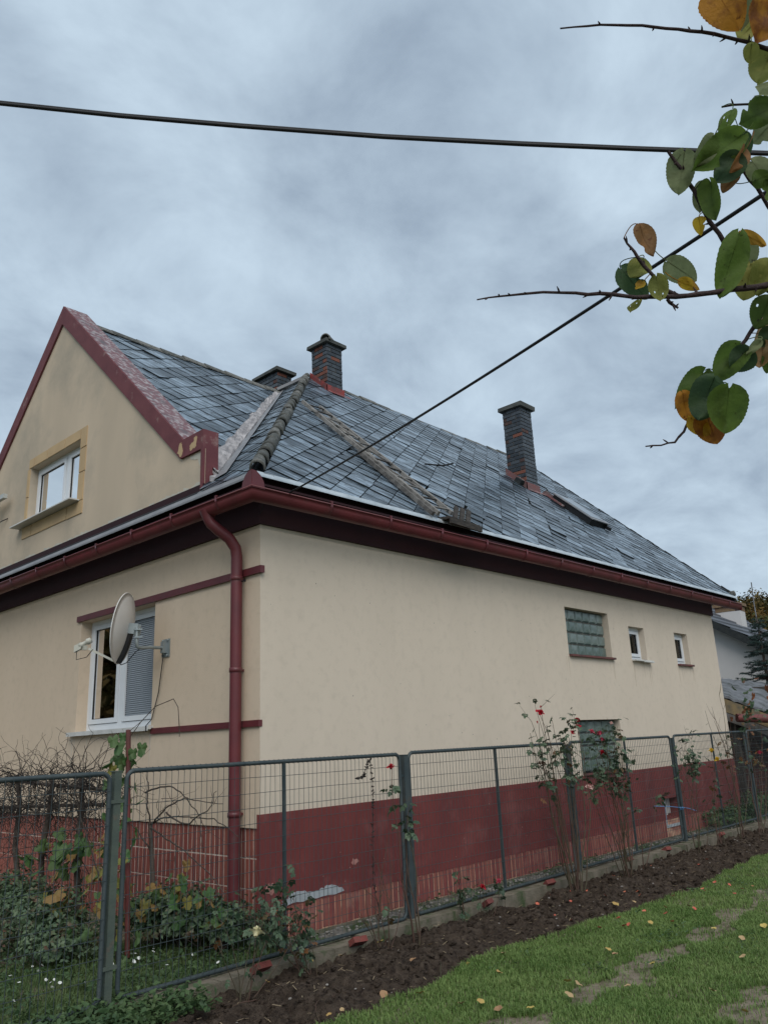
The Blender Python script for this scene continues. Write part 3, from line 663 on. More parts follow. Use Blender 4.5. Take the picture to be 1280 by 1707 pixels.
def slates(O, U, V, region, ang1, ang2, edge, skip=None):
    O = Vector(O); U = Vector(U).normalized(); V = Vector(V).normalized(); Nn = U.cross(V).normalized()
    if Nn.z < 0: Nn = -Nn
    d1 = (math.cos(ang1) * edge, math.sin(ang1) * edge); d2 = (math.cos(ang2) * edge, math.sin(ang2) * edge)
    us = [p[0] for p in region]; vs_ = [p[1] for p in region]
    half = (d1[1] - d2[1]) / 2 if d1[1] * d2[1] < 0 else edge
    for i in range(-90, 90):
        for j in range(-90, 90):
            cu = d1[0] * i + d2[0] * j + .03; cv = d1[1] * i + d2[1] * j + .02
            if not (min(us) - .4 < cu < max(us) + .4 and min(vs_) - .4 < cv < max(vs_) + .4): continue
            g = .972
            q = [(cu - (d1[0] + d2[0]) / 2 * g, cv - (d1[1] + d2[1]) / 2 * g), (cu + (d1[0] - d2[0]) / 2 * g, cv + (d1[1] - d2[1]) / 2 * g),
                 (cu + (d1[0] + d2[0]) / 2 * g, cv + (d1[1] + d2[1]) / 2 * g), (cu - (d1[0] - d2[0]) / 2 * g, cv - (d1[1] - d2[1]) / 2 * g)]
            if R.random() < .10:      # chipped corner
                k = R.randrange(4); p0, p1, p2 = q[k - 1], q[k], q[(k + 1) % 4]; t = R.uniform(.15, .4)
                q[k:k + 1] = [(p1[0] + (p0[0] - p1[0]) * t, p1[1] + (p0[1] - p1[1]) * t), (p1[0] + (p2[0] - p1[0]) * t * .6, p1[1] + (p2[1] - p1[1]) * t * .6)]
            q = clip(q, region)
            if len(q) < 3: continue
            ar = abs(sum(q[k][0] * q[(k + 1) % len(q)][1] - q[(k + 1) % len(q)][0] * q[k][1] for k in range(len(q)))) / 2
            if ar < .0015: continue
            if skip and skip(cu, cv): continue
            tl = R.uniform(.0095, .013); bs = R.uniform(.005, .008); ru, rv = R.gauss(0, .004), R.gauss(0, .003)
            hh = lambda a, b: bs + tl * (1 - (b - cv) / half) * .5 + ru * (a - cu) / edge + rv * (b - cv) / edge
            slip = R.random() < .03 and cv > .45
            if slip:
                bs += .012; ra = R.uniform(-.12, .12); dv_ = -R.uniform(.01, .05); q = [(cu + (a - cu) * math.cos(ra) - (b - cv) * math.sin(ra), cv + dv_ + (a - cu) * math.sin(ra) + (b - cv) * math.cos(ra)) for a, b in q]
            top = [O + U * a + V * b + Nn * max(.001, hh(a, b)) for a, b in q]
            bot = [O + U * a + V * b - Nn * .02 for a, b in q]
            SLATES.append((top, bot, sum(top, Vector()) / len(top), ar, R.random()))
a45, b45 = rad(42), rad(-39)
sF = math.hypot(1, KF)
slates((0, E0, ZE), (1, 0, 0), (0, 1, KF), [(E0 + .10, .005), (VX, .005), (VX, (RY - E0) * sF), (HX + .05, (RY - E0) * sF)], a45, b45, .293)
sH = math.hypot(1, KH)
slates((E0, 0, ZE), (0, -1, 0), (1, 0, KH), [(-E0 - .14, .03), (-RY - .05, (HX - E0) * sH), (-WY, (JX - E0) * sH), (-VY + .05, .03)], rad(45), rad(-30), .20)
sW = math.hypot(1, KW)
vv = lambda x: ((WY - (WZ - hipz(x)) / KW) - VY) * sW
slates((0, VY, hipz(0)), (1, 0, 0), (0, 1, KW), [(.40, vv(.55) + .02), (.62, vv(.55) + .02), (JX - .1, vv(JX)), (.40, vv(JX))], rad(40), rad(-45), .293)
def px(p):
    d = p - CAM; z = d.dot(FW); return (640 + 1322.6 * d.dot(RT) / z, 853.5 - 1322.6 * d.dot(UP) / z, z)
def shown(s):
    x, y, z = px(s[2])
    return (s[3] / (z * z)) if (-10 < x < 1290) else 0
SLATES.sort(key=shown, reverse=True)
rest = MB(); rr = []
for i, (top, bot, c, ar, rv) in enumerate(SLATES):
    n = len(top); t = MB() if i < 298 else rest
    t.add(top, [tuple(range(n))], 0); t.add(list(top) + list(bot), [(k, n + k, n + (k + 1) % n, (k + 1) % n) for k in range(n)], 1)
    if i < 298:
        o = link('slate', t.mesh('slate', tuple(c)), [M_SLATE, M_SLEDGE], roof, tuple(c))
        at = o.data.attributes.new('rnd', 'FLOAT', 'FACE'); at.data.foreach_set('value', [rv] * len(o.data.polygons))
    else: rr += [rv] * (n + 1)
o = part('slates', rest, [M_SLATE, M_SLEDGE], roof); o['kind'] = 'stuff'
at = o.data.attributes.new('rnd', 'FLOAT', 'FACE'); at.data.foreach_set('value', rr)
# metal drip edges
nF = Vector((0, -KF, 1)).normalized(); vF = Vector((0, 1, KF)).normalized()
nH = Vector((-KH, 0, 1)).normalized(); vH = Vector((1, 0, KH)).normalized()
mb = MB(); c0 = Vector((E0, E0, ZE))
for i in range(60):
    x0 = E0 + .02 + i * (VX - E0) / 60; x1 = E0 + .02 + (i + 1) * (VX - E0) / 60
    A = [Vector((x, E0, ZE)) + vF * v + nF * h for x, v, h in ((x0, -.026, .0), (x1, -.026, .0), (x1, .010 + R.uniform(-.003, .003), .017), (x0, .010 + R.uniform(-.003, .003), .017))]
    mb.quad(*A); mb.quad(A[0], A[1], A[1] - Vector((0, 0, .014)), A[0] - Vector((0, 0, .014)))
part('eave_flashing', mb, M_ZINC, roof)
mb = MB()
mb.quad(*[Vector((E0, y, ZE)) + vH * v + nH * h for y, v, h in ((E0 + .02, -.035, .0), (BY, -.035, .0), (BY, .012, .02), (E0 + .02, .012, .02))])
mb.quad(*[Vector((E0, y, ZE)) + vH * v + nH * h + Vector((0, 0, dz)) for y, v, h, dz in ((E0 + .02, -.035, 0, 0), (BY, -.035, 0, 0), (BY, -.035, 0, -.02), (E0 + .02, -.035, 0, -.02))])
part('eave_flashing', mb, M_LEAD, roof)
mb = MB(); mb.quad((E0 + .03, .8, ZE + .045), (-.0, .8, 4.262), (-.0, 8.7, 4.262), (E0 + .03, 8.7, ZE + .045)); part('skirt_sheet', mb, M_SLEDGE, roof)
# roll tiles on the hip
h0 = Vector((E0, E0, ZE)); h1 = Vector((HX, RY, RZ)); hd = (h1 - h0); hl = hd.length; hd.normalize()
hn = (nF + nH).normalized(); hs = hd.cross(hn).normalized(); hn = hs.cross(hd).normalized()
def rolltile(L, r0, r1, name):
    t = MB(); n = 12; vs = []
    for (l, r_) in ((0, r0), (L * .16, r0 * 1.02), (L * .2, r0 * .93), (L, r1)):
        for k in range(n + 1):
            a = math.pi * (-.08 + 1.16 * k / n); vs.append((l, -math.cos(a) * r_, math.sin(a) * r_ * 1.05 - .01))
    for k in range(n + 1):
        a = math.pi * (-.08 + 1.16 * k / n); vs.append((0, -math.cos(a) * (r0 - .016), math.sin(a) * (r0 - .016) - .01))
    m = n + 1
    fs = [(i * m + k, i * m + k + 1, (i + 1) * m + k + 1, (i + 1) * m + k) for i in range(3) for k in range(n)] + [(4 * m + k, 4 * m + k + 1, k + 1, k) for k in range(n)]
    t.add(vs, fs, 0, True); return t.mesh(name)
HT = rolltile(.36, .078, .062, 'hip_tile'); HT.materials.append(M_HIP)
RM = Matrix((hd, -hs, hn)).transposed()
if RM.determinant() < 0: RM = Matrix((hd, hs, hn)).transposed()
l = .17
while l < hl - .2:
    p = h0 + hd * l + hn * (.015 + R.uniform(-.006, .006))
    piece('hip_tile', HT, roof, p, rot=(RM @ Matrix.Rotation(R.uniform(-.06, .06), 3, 'Z') @ Matrix.Rotation(R.uniform(-.03, .03), 3, 'Y')).to_euler()); l += .315
# flat ridge caps
def ridgecap(L, w_, k, name):
    t = MB(); hh = w_ * k
    P = [(0, -w_, -hh), (0, -.03, .0), (0, .03, .0), (0, w_, -hh)]
    vs = [(0, y, z + .012) for _, y, z in P] + [(L, y, z) for _, y, z in P] + [(0, y, z - .012) for _, y, z in P] + [(L, y, z - .016) for _, y, z in P]
    t.add(vs, [(0, 1, 5, 4), (1, 2, 6, 5), (2, 3, 7, 6), (8, 9, 1, 0), (9, 10, 2, 1), (10, 11, 3, 2), (0, 4, 12, 8), (3, 7, 15, 11), (4, 5, 13, 12), (5, 6, 14, 13), (6, 7, 15, 14)])
    return t.mesh(name)
RC = ridgecap(.46, .11, .8, 'ridge_tile'); RC.materials.append(M_HIP)
x = HX + .1
while x < VX - .3:
    piece('ridge_tile', RC, roof, (x, RY, RZ + .035 - .05 * math.sin((x - HX) / (VX - HX) * math.pi) + R.uniform(-.014, .014)), rot=(R.uniform(-.05, .05), R.uniform(-.03, .03), R.uniform(-.02, .02))); x += .43
x = .3
while x < JX - .2:
    piece('ridge_tile', RC, roof, (x, WY, WZ + .035 + R.uniform(-.008, .008)), rot=(R.uniform(-.03, .03), R.uniform(-.03, .03), 0)); x += .43
mb = MB(); mb.bar((JX - .1, WY, WZ + .03), (HX, RY + .1, RZ + .02), .16, .05); part('saddle_ridge', mb, M_LEAD, roof)
# verge
mb = MB()
for i in range(40):
    a, b = i / 40, (i + 1) / 40
    mb.box(VX - .01, VX + .03, 0, 1, 0, 1, 0, lambda x, y, z: (x, E0 + (RY - E0) * (a + (b - a) * y), ZE + (RZ - ZE) * (a + (b - a) * y) - .09 + .125 * z + .008 * math.sin(i * 2.1) + .03 * max(0, .06 - a) / .06))
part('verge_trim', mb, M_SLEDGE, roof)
mb = MB(); mb.lathe([(0, -.06), (.05, -.06), (.062, 0), (.05, .06), (0, .07)], (VX - .0, E0 + .05, ZE + .07), (.3, -.8, .2), 12); part('verge_end_tile', mb, M_HIP, roof)
# valley: rough mortar on the dormer side, sheet on the hip side
v0 = Vector((0, VY, hipz(0))); v1 = Vector((JX, WY, WZ)); vd = (v1 - v0); vl = vd.length; vd.normalize()
nW = Vector((0, -KW, 1)).normalized()
tW = vd.cross(nW).normalized(); tW = tW if tW.y > 0 or tW.z > 0 else -tW
if tW.z < 0: tW = -tW
tH = vd.cross(nH).normalized(); tH = tH if tH.z > 0 else -tH
mb = MB(); nl, nw_ = 90, 8; vs = []
for i in range(nl + 1):
    s = -.05 + (vl + .02) * i / nl; wd_ = .21 + .05 * noise.noise((s * 3, 0, 0)) + .02 * noise.noise((s * 11, 3, 0)) - .10 * i / nl
    for k in range(nw_ + 1):
        t = k / nw_
        hgt = .035 + .022 * noise.noise((s * 8, t * 4, 1)) + (.03 * ((i // 13) % 2)) * .6 - .04 * (t > .95) - .03 * (t < .02)
        q_ = v0 + vd * s + tW * wd_ * t + nW * hgt
        if q_.x < .10: q_ = q_ + nW.cross(tW) * 0 + Vector((.10 - q_.x, 0, 0))
        vs.append(q_)
mb.add(vs, [(i * (nw_ + 1) + k, i * (nw_ + 1) + k + 1, (i + 1) * (nw_ + 1) + k + 1, (i + 1) * (nw_ + 1) + k) for i in range(nl) for k in range(nw_)], 0, False)
part('valley_mortar', mb, M_MORTAR, roof)
mb = MB(); a_ = v0 - vd * .05; b_ = v0 + vd * vl
mb.quad(a_ + nH * .03, b_ + nH * .03, b_ + tH * .10 + nH * .03, a_ + tH * .17 + nH * .03); part('valley_sheet', mb, M_LEAD, roof)
mb = MB(); mb.obox(v0 + Vector((.08, .05, .06)), (.07, .02, .03), (-.02, .05, .02), (0, 0, .03)); part('valley_end', mb, M_MORTAR, roof)

# chimneys -------------------------------------------------------------------------
def chimney(x0, x1, y0, y1, zb, zt, cap_t, redf, name_label, bl=.225, bh=.079):
    c = MB(); c.box(x0 + .01, x1 - .01, y0 + .01, y1 - .01, zb, zt); ch = part('chimney', c, M_JOINT, house)
    ch['label'] = name_label
    cache = {}
    def bmesh_(w_, red):
        k = (round(w_, 3), red)
        if k not in cache:
            t = MB(); e = .004; x = w_ / 2; z = bh / 2 - .005; d = .012
            t.add([(-x, .0, -z), (x, .0, -z), (x, .0, z), (-x, .0, z), (-x + e, -d, -z + e), (x - e, -d, -z + e), (x - e, -d, z - e), (-x + e, -d, z - e)], [(4, 5, 6, 7), (0, 1, 5, 4), (1, 2, 6, 5), (2, 3, 7, 6), (3, 0, 4, 7)])
            cache[k] = t.mesh('brick'); cache[k].materials.append(M_BRICKR if red else M_BRICK)
        return cache[k]
    nz_ = int((zt - zb) / bh); cm = Vector(((x0 + x1) / 2, (y0 + y1) / 2, 0))
    for j in range(nz_):
        z = zt - (j + .5) * bh
        for face in range(4):
            lo, hi = ((x0, x1), (y0, y1), (x0, x1), (y0, y1))[face]
            # skip bricks under the roof surface
            a = lo + .002; first = True
            lens = []
            full = hi - lo - .004
            offs = bl / 2 if (j + face) % 2 else bl
            rem = full; l_ = min(offs, rem)
            while rem > .03:
                l_ = min(l_, rem)
                if rem - l_ < .05: l_ = rem
                lens.append(l_); rem -= l_; l_ = bl
            for l_ in lens:
                m_ = a + l_ / 2; a += l_
                P, rz_ = (((m_, y0 + .01, z), 0), ((x0 + .01, m_, z), -math.pi / 2), ((m_, y1 - .01, z), math.pi), ((x1 - .01, m_, z), math.pi / 2))[face]
                if face >= 2 and j > 3: continue
                rf = ZE + KF * (P[1] - E0) if P[1] < RY else ZE + KF * (BY - P[1])
                if P[2] < rf - .12 and x0 > 4.5: continue
                red = R.random() < redf(face, j / nz_, P)
                piece('brick', bmesh_(l_ - .010, red), ch, (P[0] + (R.uniform(-.003, .003)), P[1] + R.uniform(-.003, .003), P[2] + R.uniform(-.002, .002)), rot=(0, 0, rz_))
    o_ = .065; k = MB()
    k.box(x0 - o_, x1 + o_, y0 - o_, y1 + o_, zt + .002, zt + .002 + cap_t)
    for i_ in range(8): k.v[i_] = tuple(Vector(k.v[i_]) + Vector((R.uniform(-.008, .008), R.uniform(-.008, .008), R.uniform(-.006, .006))))
    part('chimney_cap', k, M_CAP, ch)
    return ch
ch1 = chimney(4.65, 5.05, 3.965, 4.395, 7.6, 8.90, .065, lambda f, t, P: (.5 if t > .3 else .4) if f == 1 else (.05 if P[0] > 4.72 else .2), 'chimney by the hip with reddish bricks on one face and a tile on its cap')
mb = MB(); RCt = rolltile(.30, .10, .08, 'cap_tile'); RCt.materials.append(M_HIP)
piece('cap_tile', RCt, ch1, (4.60, 3.95, 8.975), rot=(0, -.05, .35))
ch2 = chimney(8.24, 8.65, 2.13, 2.56, 6.0, 8.02, .085, lambda f, t, P: (.4 if P[2] < 6.9 else .10) if f == 1 else .02, 'tall free-standing dark chimney on the lower slope')
ch3 = chimney(4.3, 4.66, 5.0, 5.65, 7.3, 8.575, .065, lambda f, t, P: .95 if (P[1] < 5.1 and f == 1 and R.random() < .8) else .12, 'short broad chimney behind the ridge', .24)
def apron(ch, x0, x1, y0, hgt, m):
    mb = MB(); zf = lambda y: ZE + KF * (y - E0)
    mb.prism([(y0 - .02, zf(y0) - .03), (y0 + .46, zf(y0 + .46) - .03), (y0 + .46, zf(y0 + .46) + hgt), (y0 - .02, zf(y0) + hgt)], lambda a, b, d: (d, a, b), x0 - .02, x0 + .005)
    mb.box(x0 - .02, x1 + .02, y0 - .022, y0 + .002, zf(y0) - .04, zf(y0) + hgt)
    a = Vector((0, y0 - .02, zf(y0 - .02))) + nF * .035
    mb.quad((x0 - .04, a.y, a.z), (x1 + .10, a.y, a.z), tuple(Vector((x1 + .12, a.y, a.z)) - vF * .10), tuple(Vector((x0 - .05, a.y, a.z)) - vF * .10))
    part('flashing', mb, m, ch)
apron(ch1, 4.65, 5.05, 3.965, .13, M_FLASH)
M_FLASH2 = mat('faded_flashing', (0.20, 0.075, 0.075), (0.13, 0.09, 0.09), 9, 0.7, 0.3, 40, 0.4, c3=(0.36, 0.33, 0.32), s3=6, lo3=0.55, hi3=0.65)
apron(ch2, 8.24, 8.65, 2.13, .15, M_FLASH2)
mb = MB(); mb.obox((4.22, 4.86, 8.03), (.03, .03, 0), (-.03, .03, 0), (0, 0, .10)); part('flashing', mb, M_FLASH, ch3)

# roof window, loose battens and slates next to the tall chimney
def onF(x, v, h): return Vector((x, E0, ZE)) + vF * v + nF * h
mb = MB(); fnW = lambda x, v, h: onF(x, v, h)
mb.box(8.80, 9.42, 2.00, 3.02, .0, .13, 0, fnW)
rw = part('roof_window', mb, M_BLACK, roof)
mb = MB(); mb.box(8.78, 9.44, 1.97, 3.04, .132, .15, 0, fnW); part('window_frame', mb, M_LEAD, rw)
mb = MB(); mb.box(8.86, 9.36, 2.07, 2.95, .151, .156, 0, fnW); part('pane', mb, mat('sky_pane', (.10, .12, .14), None, rough=.06, spec=.8), rw)
mb = MB(); mb.box(9.36, 9.46, 1.90, 2.0, .04, .10, 0, fnW); part('hinge_bar', mb, M_BLACK, rw)
for k in range(5):
    mb = MB(); mb.bar(onF(8.70 + k * .085, 2.62 + k * .05, .05), onF(8.74 + k * .085, 3.22 + .05 * k, .05), .035, .03, tuple(nF)); part('batten', mb, M_DWOOD if k % 2 else M_FLASH2, roof)
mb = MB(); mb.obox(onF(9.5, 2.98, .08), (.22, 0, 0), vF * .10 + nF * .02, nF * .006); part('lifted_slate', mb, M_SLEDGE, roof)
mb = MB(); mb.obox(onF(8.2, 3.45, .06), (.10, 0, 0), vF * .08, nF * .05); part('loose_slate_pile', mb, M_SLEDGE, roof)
mb = MB(); mb.tube([onF(4.37, 2.42, .03), onF(4.62, 2.30, .12), onF(4.86, 2.34, .20)], .014, 6); part('snow_hook', mb, M_BLACK, roof)

# ------------------------------------------------------------------ things on the house
lad = thing('roof_ladder', (2.5, E0, ZE), 'old grey wooden ladder lying up the slate roof beside the hip', 'ladder')
LV1 = 3.55
for k, (xa, xb, v0_, v1_, h) in enumerate([(2.33, 2.58, -.02, LV1, .055), (2.27, 2.40, .0, 1.75, .03), (2.72, 2.96, .12, LV1 + .05, .055), (2.44, 2.70, .5, 2.9, .04)]):
    mb = MB(); n = 6
    pts = [onF(xa + (xb - xa) * i / n + R.uniform(-.008, .008), v0_ + (v1_ - v0_) * i / n, h + .03) for i in range(n + 1)]
    for i in range(n): mb.bar(pts[i], pts[i + 1], .042, .05, tuple(nF))
    part('rail', mb, M_WOOD, lad)
v = .15
while v < LV1:
    t = v / LV1; mb = MB()
    mb.bar(onF(2.33 + .25 * t, v + R.uniform(-.03, .02), .10), onF(2.72 + .24 * t + .01, v + R.uniform(-.02, .05), .10), R.uniform(.024, .036), .016, tuple(nF)); part('rung', mb, M_WOOD if R.random() < .35 else M_DWOOD, lad); v += R.uniform(.24, .32)
for (xa, va, xb, vb) in [(2.50, 3.2, 2.78, 2.3), (2.40, 1.4, 2.75, .5), (2.45, 2.3, 2.80, 1.5)]:
    mb = MB(); mb.bar(onF(xa, va, .10), onF(xb, vb, .10), .05, .02, tuple(nF)); part('brace', mb, M_WOOD, lad)
stp = thing('roof_step', (2.75, -.3, 4.06), 'small dark wooden step with three upright slats at the foot of the roof ladder', 'roof step')
for k in range(3):
    mb = MB(); mb.obox((2.76, -.36 + .075 * k, 4.085 + .008 * k), (.30, 0.0, -.01), (0, .034, 0), (0, 0, .016)); part('plank', mb, M_DWOOD, stp)
mb = MB(); mb.obox((2.76, -.41, 4.045), (.30, 0, -.01), (0, .014, 0), (0, 0, .035)); part('plank', mb, M_DWOOD, stp)
for k in range(3):
    mb = MB(); xx = 2.72 + k * .125
    mb.bar((xx, -.27, 4.10), (xx + .25, -.12, 4.37), .06, .03, (0, 1, -.6)); part('slat', mb, M_DWOOD, stp)
for k in range(5):
    mb = MB(); t = .14 + k * .16
    mb.bar((2.72 + .2 * t, -.26 + .15 * t, 4.10 + .26 * t), (2.97 + .2 * t, -.26 + .15 * t, 4.10 + .26 * t), .012, .012, mi=0); part('cross_wire', mb, M_GALV, stp)

# satellite dish
dish = thing('satellite_dish', (0, 1.598, 2.652), 'grey satellite dish on a bent wall bracket in front of the ground floor window', 'satellite dish')
mb = MB(); mb.box(-.012, -.001, 1.53, 1.67, 2.56, 2.75); mb.box(-.06, -.012, 1.575, 1.625, 2.60, 2.72)
for y, z in ((1.555, 2.735), (1.645, 2.735), (1.555, 2.575), (1.645, 2.575)): mb.lathe([(0, -.02), (.008, -.02), (.008, 0)], (-.012, y, z), (1, 0, 0), 6)
part('wall_plate', mb, M_GALV, dish)
mb = MB(); mb.tube([(-.05, 1.60, 2.655), (-.20, 1.585, 2.65), (-.33, 1.56, 2.635), (-.375, 1.555, 2.645), (-.38, 1.555, 2.70), (-.38, 1.56, 2.84)], .017, 10); part('mast_arm', mb, M_GALV, dish)
dn = Vector((-.66, .74, .13)).normalized()
du = (Vector((0, 0, 1)) - dn * dn.z).normalized(); ds = dn.cross(du).normalized()
DC = Vector((-.405, 1.80, 2.865))
mb = MB(); nr, na = 8, 40; vs = []
for side in (0, 1):
    for i in range(nr + 1):
        r_ = i / nr
        for k in range(na):
            a = 2 * math.pi * k / na
            vs.append(DC + ds * (math.cos(a) * r_ * .325) + du * (math.sin(a) * r_ * .372) + dn * (.075 * r_ * r_ - .075 + (.006 if side else 0)))
m = (nr + 1) * na
fs = []
for side in (0, 1):
    for i in range(nr):
        for k in range(na):
            f = (i * na + k, i * na + (k + 1) % na, (i + 1) * na + (k + 1) % na, (i + 1) * na + k); fs.append(tuple(q + side * m for q in (f if side else f[::-1])))
fs += [(nr * na + k, nr * na + (k + 1) % na, m + nr * na + (k + 1) % na, m + nr * na + k) for k in range(na)]
mb.add(vs, fs, 0, True); part('reflector', mb, M_DISH, dish)
mb = MB(); mb.tube([DC + ds * (math.cos(a) * .325) + du * (math.sin(a) * .372) + dn * .002 for a in [2 * math.pi * k / 40 for k in range(41)]], .006, 6); part('rim', mb, M_DISH, dish)
mb = MB()
for i in range(8):
    r0_, r1_ = -1 + i * .125 * 1.0, -1 + (i + 1) * .125 * 1.0
    z = lambda r_: .075 * r_ * r_ - .075 - .012
    A = DC + du * (.372 * r0_ * .98) + dn * z(r0_); B_ = DC + du * (.372 * r1_ * .98) + dn * z(r1_)
    mb.obox((A + B_) / 2, (B_ - A) / 2 * 1.02, ds * .04, dn * .02)
part('back_spine', mb, M_BLACK, dish)
mb = MB(); c_ = DC + du * .0 - dn * .11
mb.obox(c_ + ds * .045, ds * .004, du * .055, dn * .06); mb.obox(c_ - ds * .045, ds * .004, du * .055, dn * .06); mb.obox(c_ + dn * .045, ds * .045, du * .045, dn * .006)
mb.bar(c_ - dn * .05, (-.38, 1.56, 2.79), .06, .07); mb.bar((-.41, 1.555, 2.82), (-.35, 1.50, 2.82), .012, .012); mb.bar((-.41, 1.555, 2.74), (-.35, 1.49, 2.74), .012, .012)
part('clamp', mb, M_GALV, dish)
LN = DC + dn * .37 - du * .24; AB = DC - du * .355 + dn * .01
mb = MB(); mb.bar(AB, LN + Vector((.02, -.05, -.01)), .022, .022); part('feed_arm', mb, M_LNB, dish)
ln_d = (DC - LN).normalized(); mb = MB()
mb.lathe([(0, .075), (.03, .07), (.034, .03), (.022, .015), (.022, -.02), (.03, -.03), (.03, -.06), (0, -.065)], LN + Vector((0, 0, .05)), ln_d, 14)
mb.obox(LN + Vector((0, 0, .04)) - ln_d * .075, ln_d * .04, ln_d.cross(Vector((0, 0, 1))).normalized() * .026, Vector((0, 0, .034))); mb.obox(LN, (0, .028, 0), (.018, 0, 0), (0, 0, .022))
part('feed_horn', mb, M_LNB, dish)
mb = MB(); mb.tube([LN - ln_d * .09 + Vector((0, 0, .01)), LN - ln_d * .09 + Vector((0, 0, -.08)), LN + Vector((0, -.06, -.10)), LN + Vector((.02, -.14, -.03))], .004, 6); part('cable', mb, M_CABLE, dish)
mb = MB(); mb.tube([AB + Vector((0, -.02, 0)), AB + Vector((.02, -.07, -.035)), AB + Vector((.04, -.14, -.02)), (-.36, 1.60, 2.60), (-.30, 1.575, 2.645), (-.15, 1.60, 2.665), (-.06, 1.61, 2.65), (-.035, 1.61, 2.55), (-.02, 1.70, 2.2), (-.02, 1.815, 1.93), (-.08, 1.83, 1.86), (-.075, 1.83, 1.80)], .005, 6)
part('cable', mb, M_CABLE, dish)

# insulator bracket on the gable
ins = thing('insulator_bracket', (0, 6.2, 5.4), 'grey insulator bracket for old wires on the gable wall', 'insulator bracket')
mb = MB(); mb.box(-.16, -.10, 6.06, 7.3, 5.395, 5.465); mb.bar((-.10, 6.9, 5.43), (0, 6.9, 5.43), .05, .05); part('crossarm', mb, M_INS, ins)
for y in (6.36, 6.8):
    mb = MB(); mb.lathe([(0, .0), (.04, .0), (.045, -.03), (.03, -.05), (.05, -.07), (.05, -.10), (.025, -.12), (.025, -.15), (0, -.15)], (-.13, y, 5.395), n=12); part('insulator', mb, M_INS, ins)
mb = MB(); mb.tube([(-.13, 6.36, 5.24), (-.12, 6.30, 5.12), (-.11, 6.36, 5.05), (-.05, 6.30, 5.10), (.0, 6.22, 5.13)], .008, 6); part('wire_loop', mb, M_BLACK, ins)
spot = thing('eave_lamp', (-.17, -.17, 3.95), 'small grey lamp fixed under the eave at the house corner', 'lamp')
mb = MB(); mb.lathe([(.012, .016), (.012, -.01), (.055, -.012), (.06, -.05), (.05, -.06), (0, -.06)], (-.17, -.17, 3.95), n=14); part('housing', mb, M_LEAD, spot)
mb = MB(); mb.tube([(-.13, -.17, 3.94), (-.10, -.16, 3.86), (-.045, -.10, 3.80), (-.04, -.04, 3.76)], .004, 5); part('lead', mb, M_CABLE, spot)

# overhead cables
c1 = [(-6.0, 2.4, 7.1), (-2.924, -0.587, 6.357), (-2.283, -1.222, 6.228), (-1.645, -1.862, 6.115), (-0.881, -2.632, 5.991), (-0.153, -3.376, 5.894), (0.447, -3.991, 5.823), (1.14, -4.706, 5.746), (4, -7.66, 5.5)]
mb = MB(); mb.tube(c1, .0145, 8); mb.tube([Vector(p) + Vector((0, 0, .016)) for p in c1], .011, 8)
solo('overhead_cable', mb, M_CABLE, label='thick black overhead cable crossing the sky above the roof', cat='cable')
c2 = [(0.036, -0.36, 3.90), (-.32, -.95, 3.892), (-.68, -1.62, 3.83), (-1.02, -2.32, 3.74), (-1.35, -3.02, 3.66), (-1.62, -3.75, 3.59), (-1.72, -4.45, 3.555), (-1.712, -5.285, 3.538)]
P0, P1 = Vector(c2[0]), Vector((-1.712, -5.285, 3.538))
c2 = [P0.lerp(P1, t) - Vector((0, 0, .16 * 4 * t * (1 - t) * .25)) for t in [i / 16 for i in range(17)]] + [P1.lerp(P1 + (P1 - P0), .4)]
mb = MB(); mb.tube(c2, .0085, 8); mb.lathe([(.02, -.03), (.02, .03)], c2[0], (P1 - P0), 8)
solo('service_cable', mb, M_CABLE, label='thin black cable running from the gutter corner up past the fruit tree leaves', cat='cable')

# ------------------------------------------------------------------ kerb and fence
kerb = thing('kerb', (0, -.62, 0), 'low weathered concrete kerb under the fence', 'kerb')
x = -1.62
while x < 13.5:
    l_ = R.uniform(1.9, 2.3); mb = MB(); zt_ = .035 + R.uniform(-.012, .012); dy = R.uniform(-.012, .012)
    n = 12
    for i in range(n):
        a, b = x + l_ * i / n, x + (l_) * (i + 1) / n - (.012 if i == n - 1 else 0)
        mb.box(a, b, -.72 + dy + .002 * math.sin(i * 2.3), -.53 + dy, -.22, zt_ + .003 * math.sin(i * 1.7))
    part('kerb_stone', mb, M_CONC, kerb); x += l_
fence = thing('wire_fence', (0, -.57, 0), 'dark green metal panel fence with wire mesh along the rose bed', 'fence')
F0, FWD, FY = -1.676, 2.959, -.57
for k in range(-1, 6):
    x = F0 + FWD * k; t = MB()
    if k == 0: t.box(x - .026, x + .026, FY - .0, FY + .052, -.2, 1.475)
    else: t.box(x - .028, x + .028, FY - .028, FY + .028, -.15, 1.465)
    t.box(x - .032, x + .032, FY - .032 + (.03 if k == 0 else 0), FY + .032 + (.03 if k == 0 else 0), 1.465 + (.01 if k == 0 else 0), 1.472 + (.01 if k == 0 else 0))
    for z in (1.28, .25):
        t.bar((x - .075, FY, z), (x + .075, FY, z), .016, .022)
    o = part('fence_post', t, M_POSTG if k == 0 else M_FENCE, fence)
    if k == 0: o['label'] = 'weathered grey green fence post'
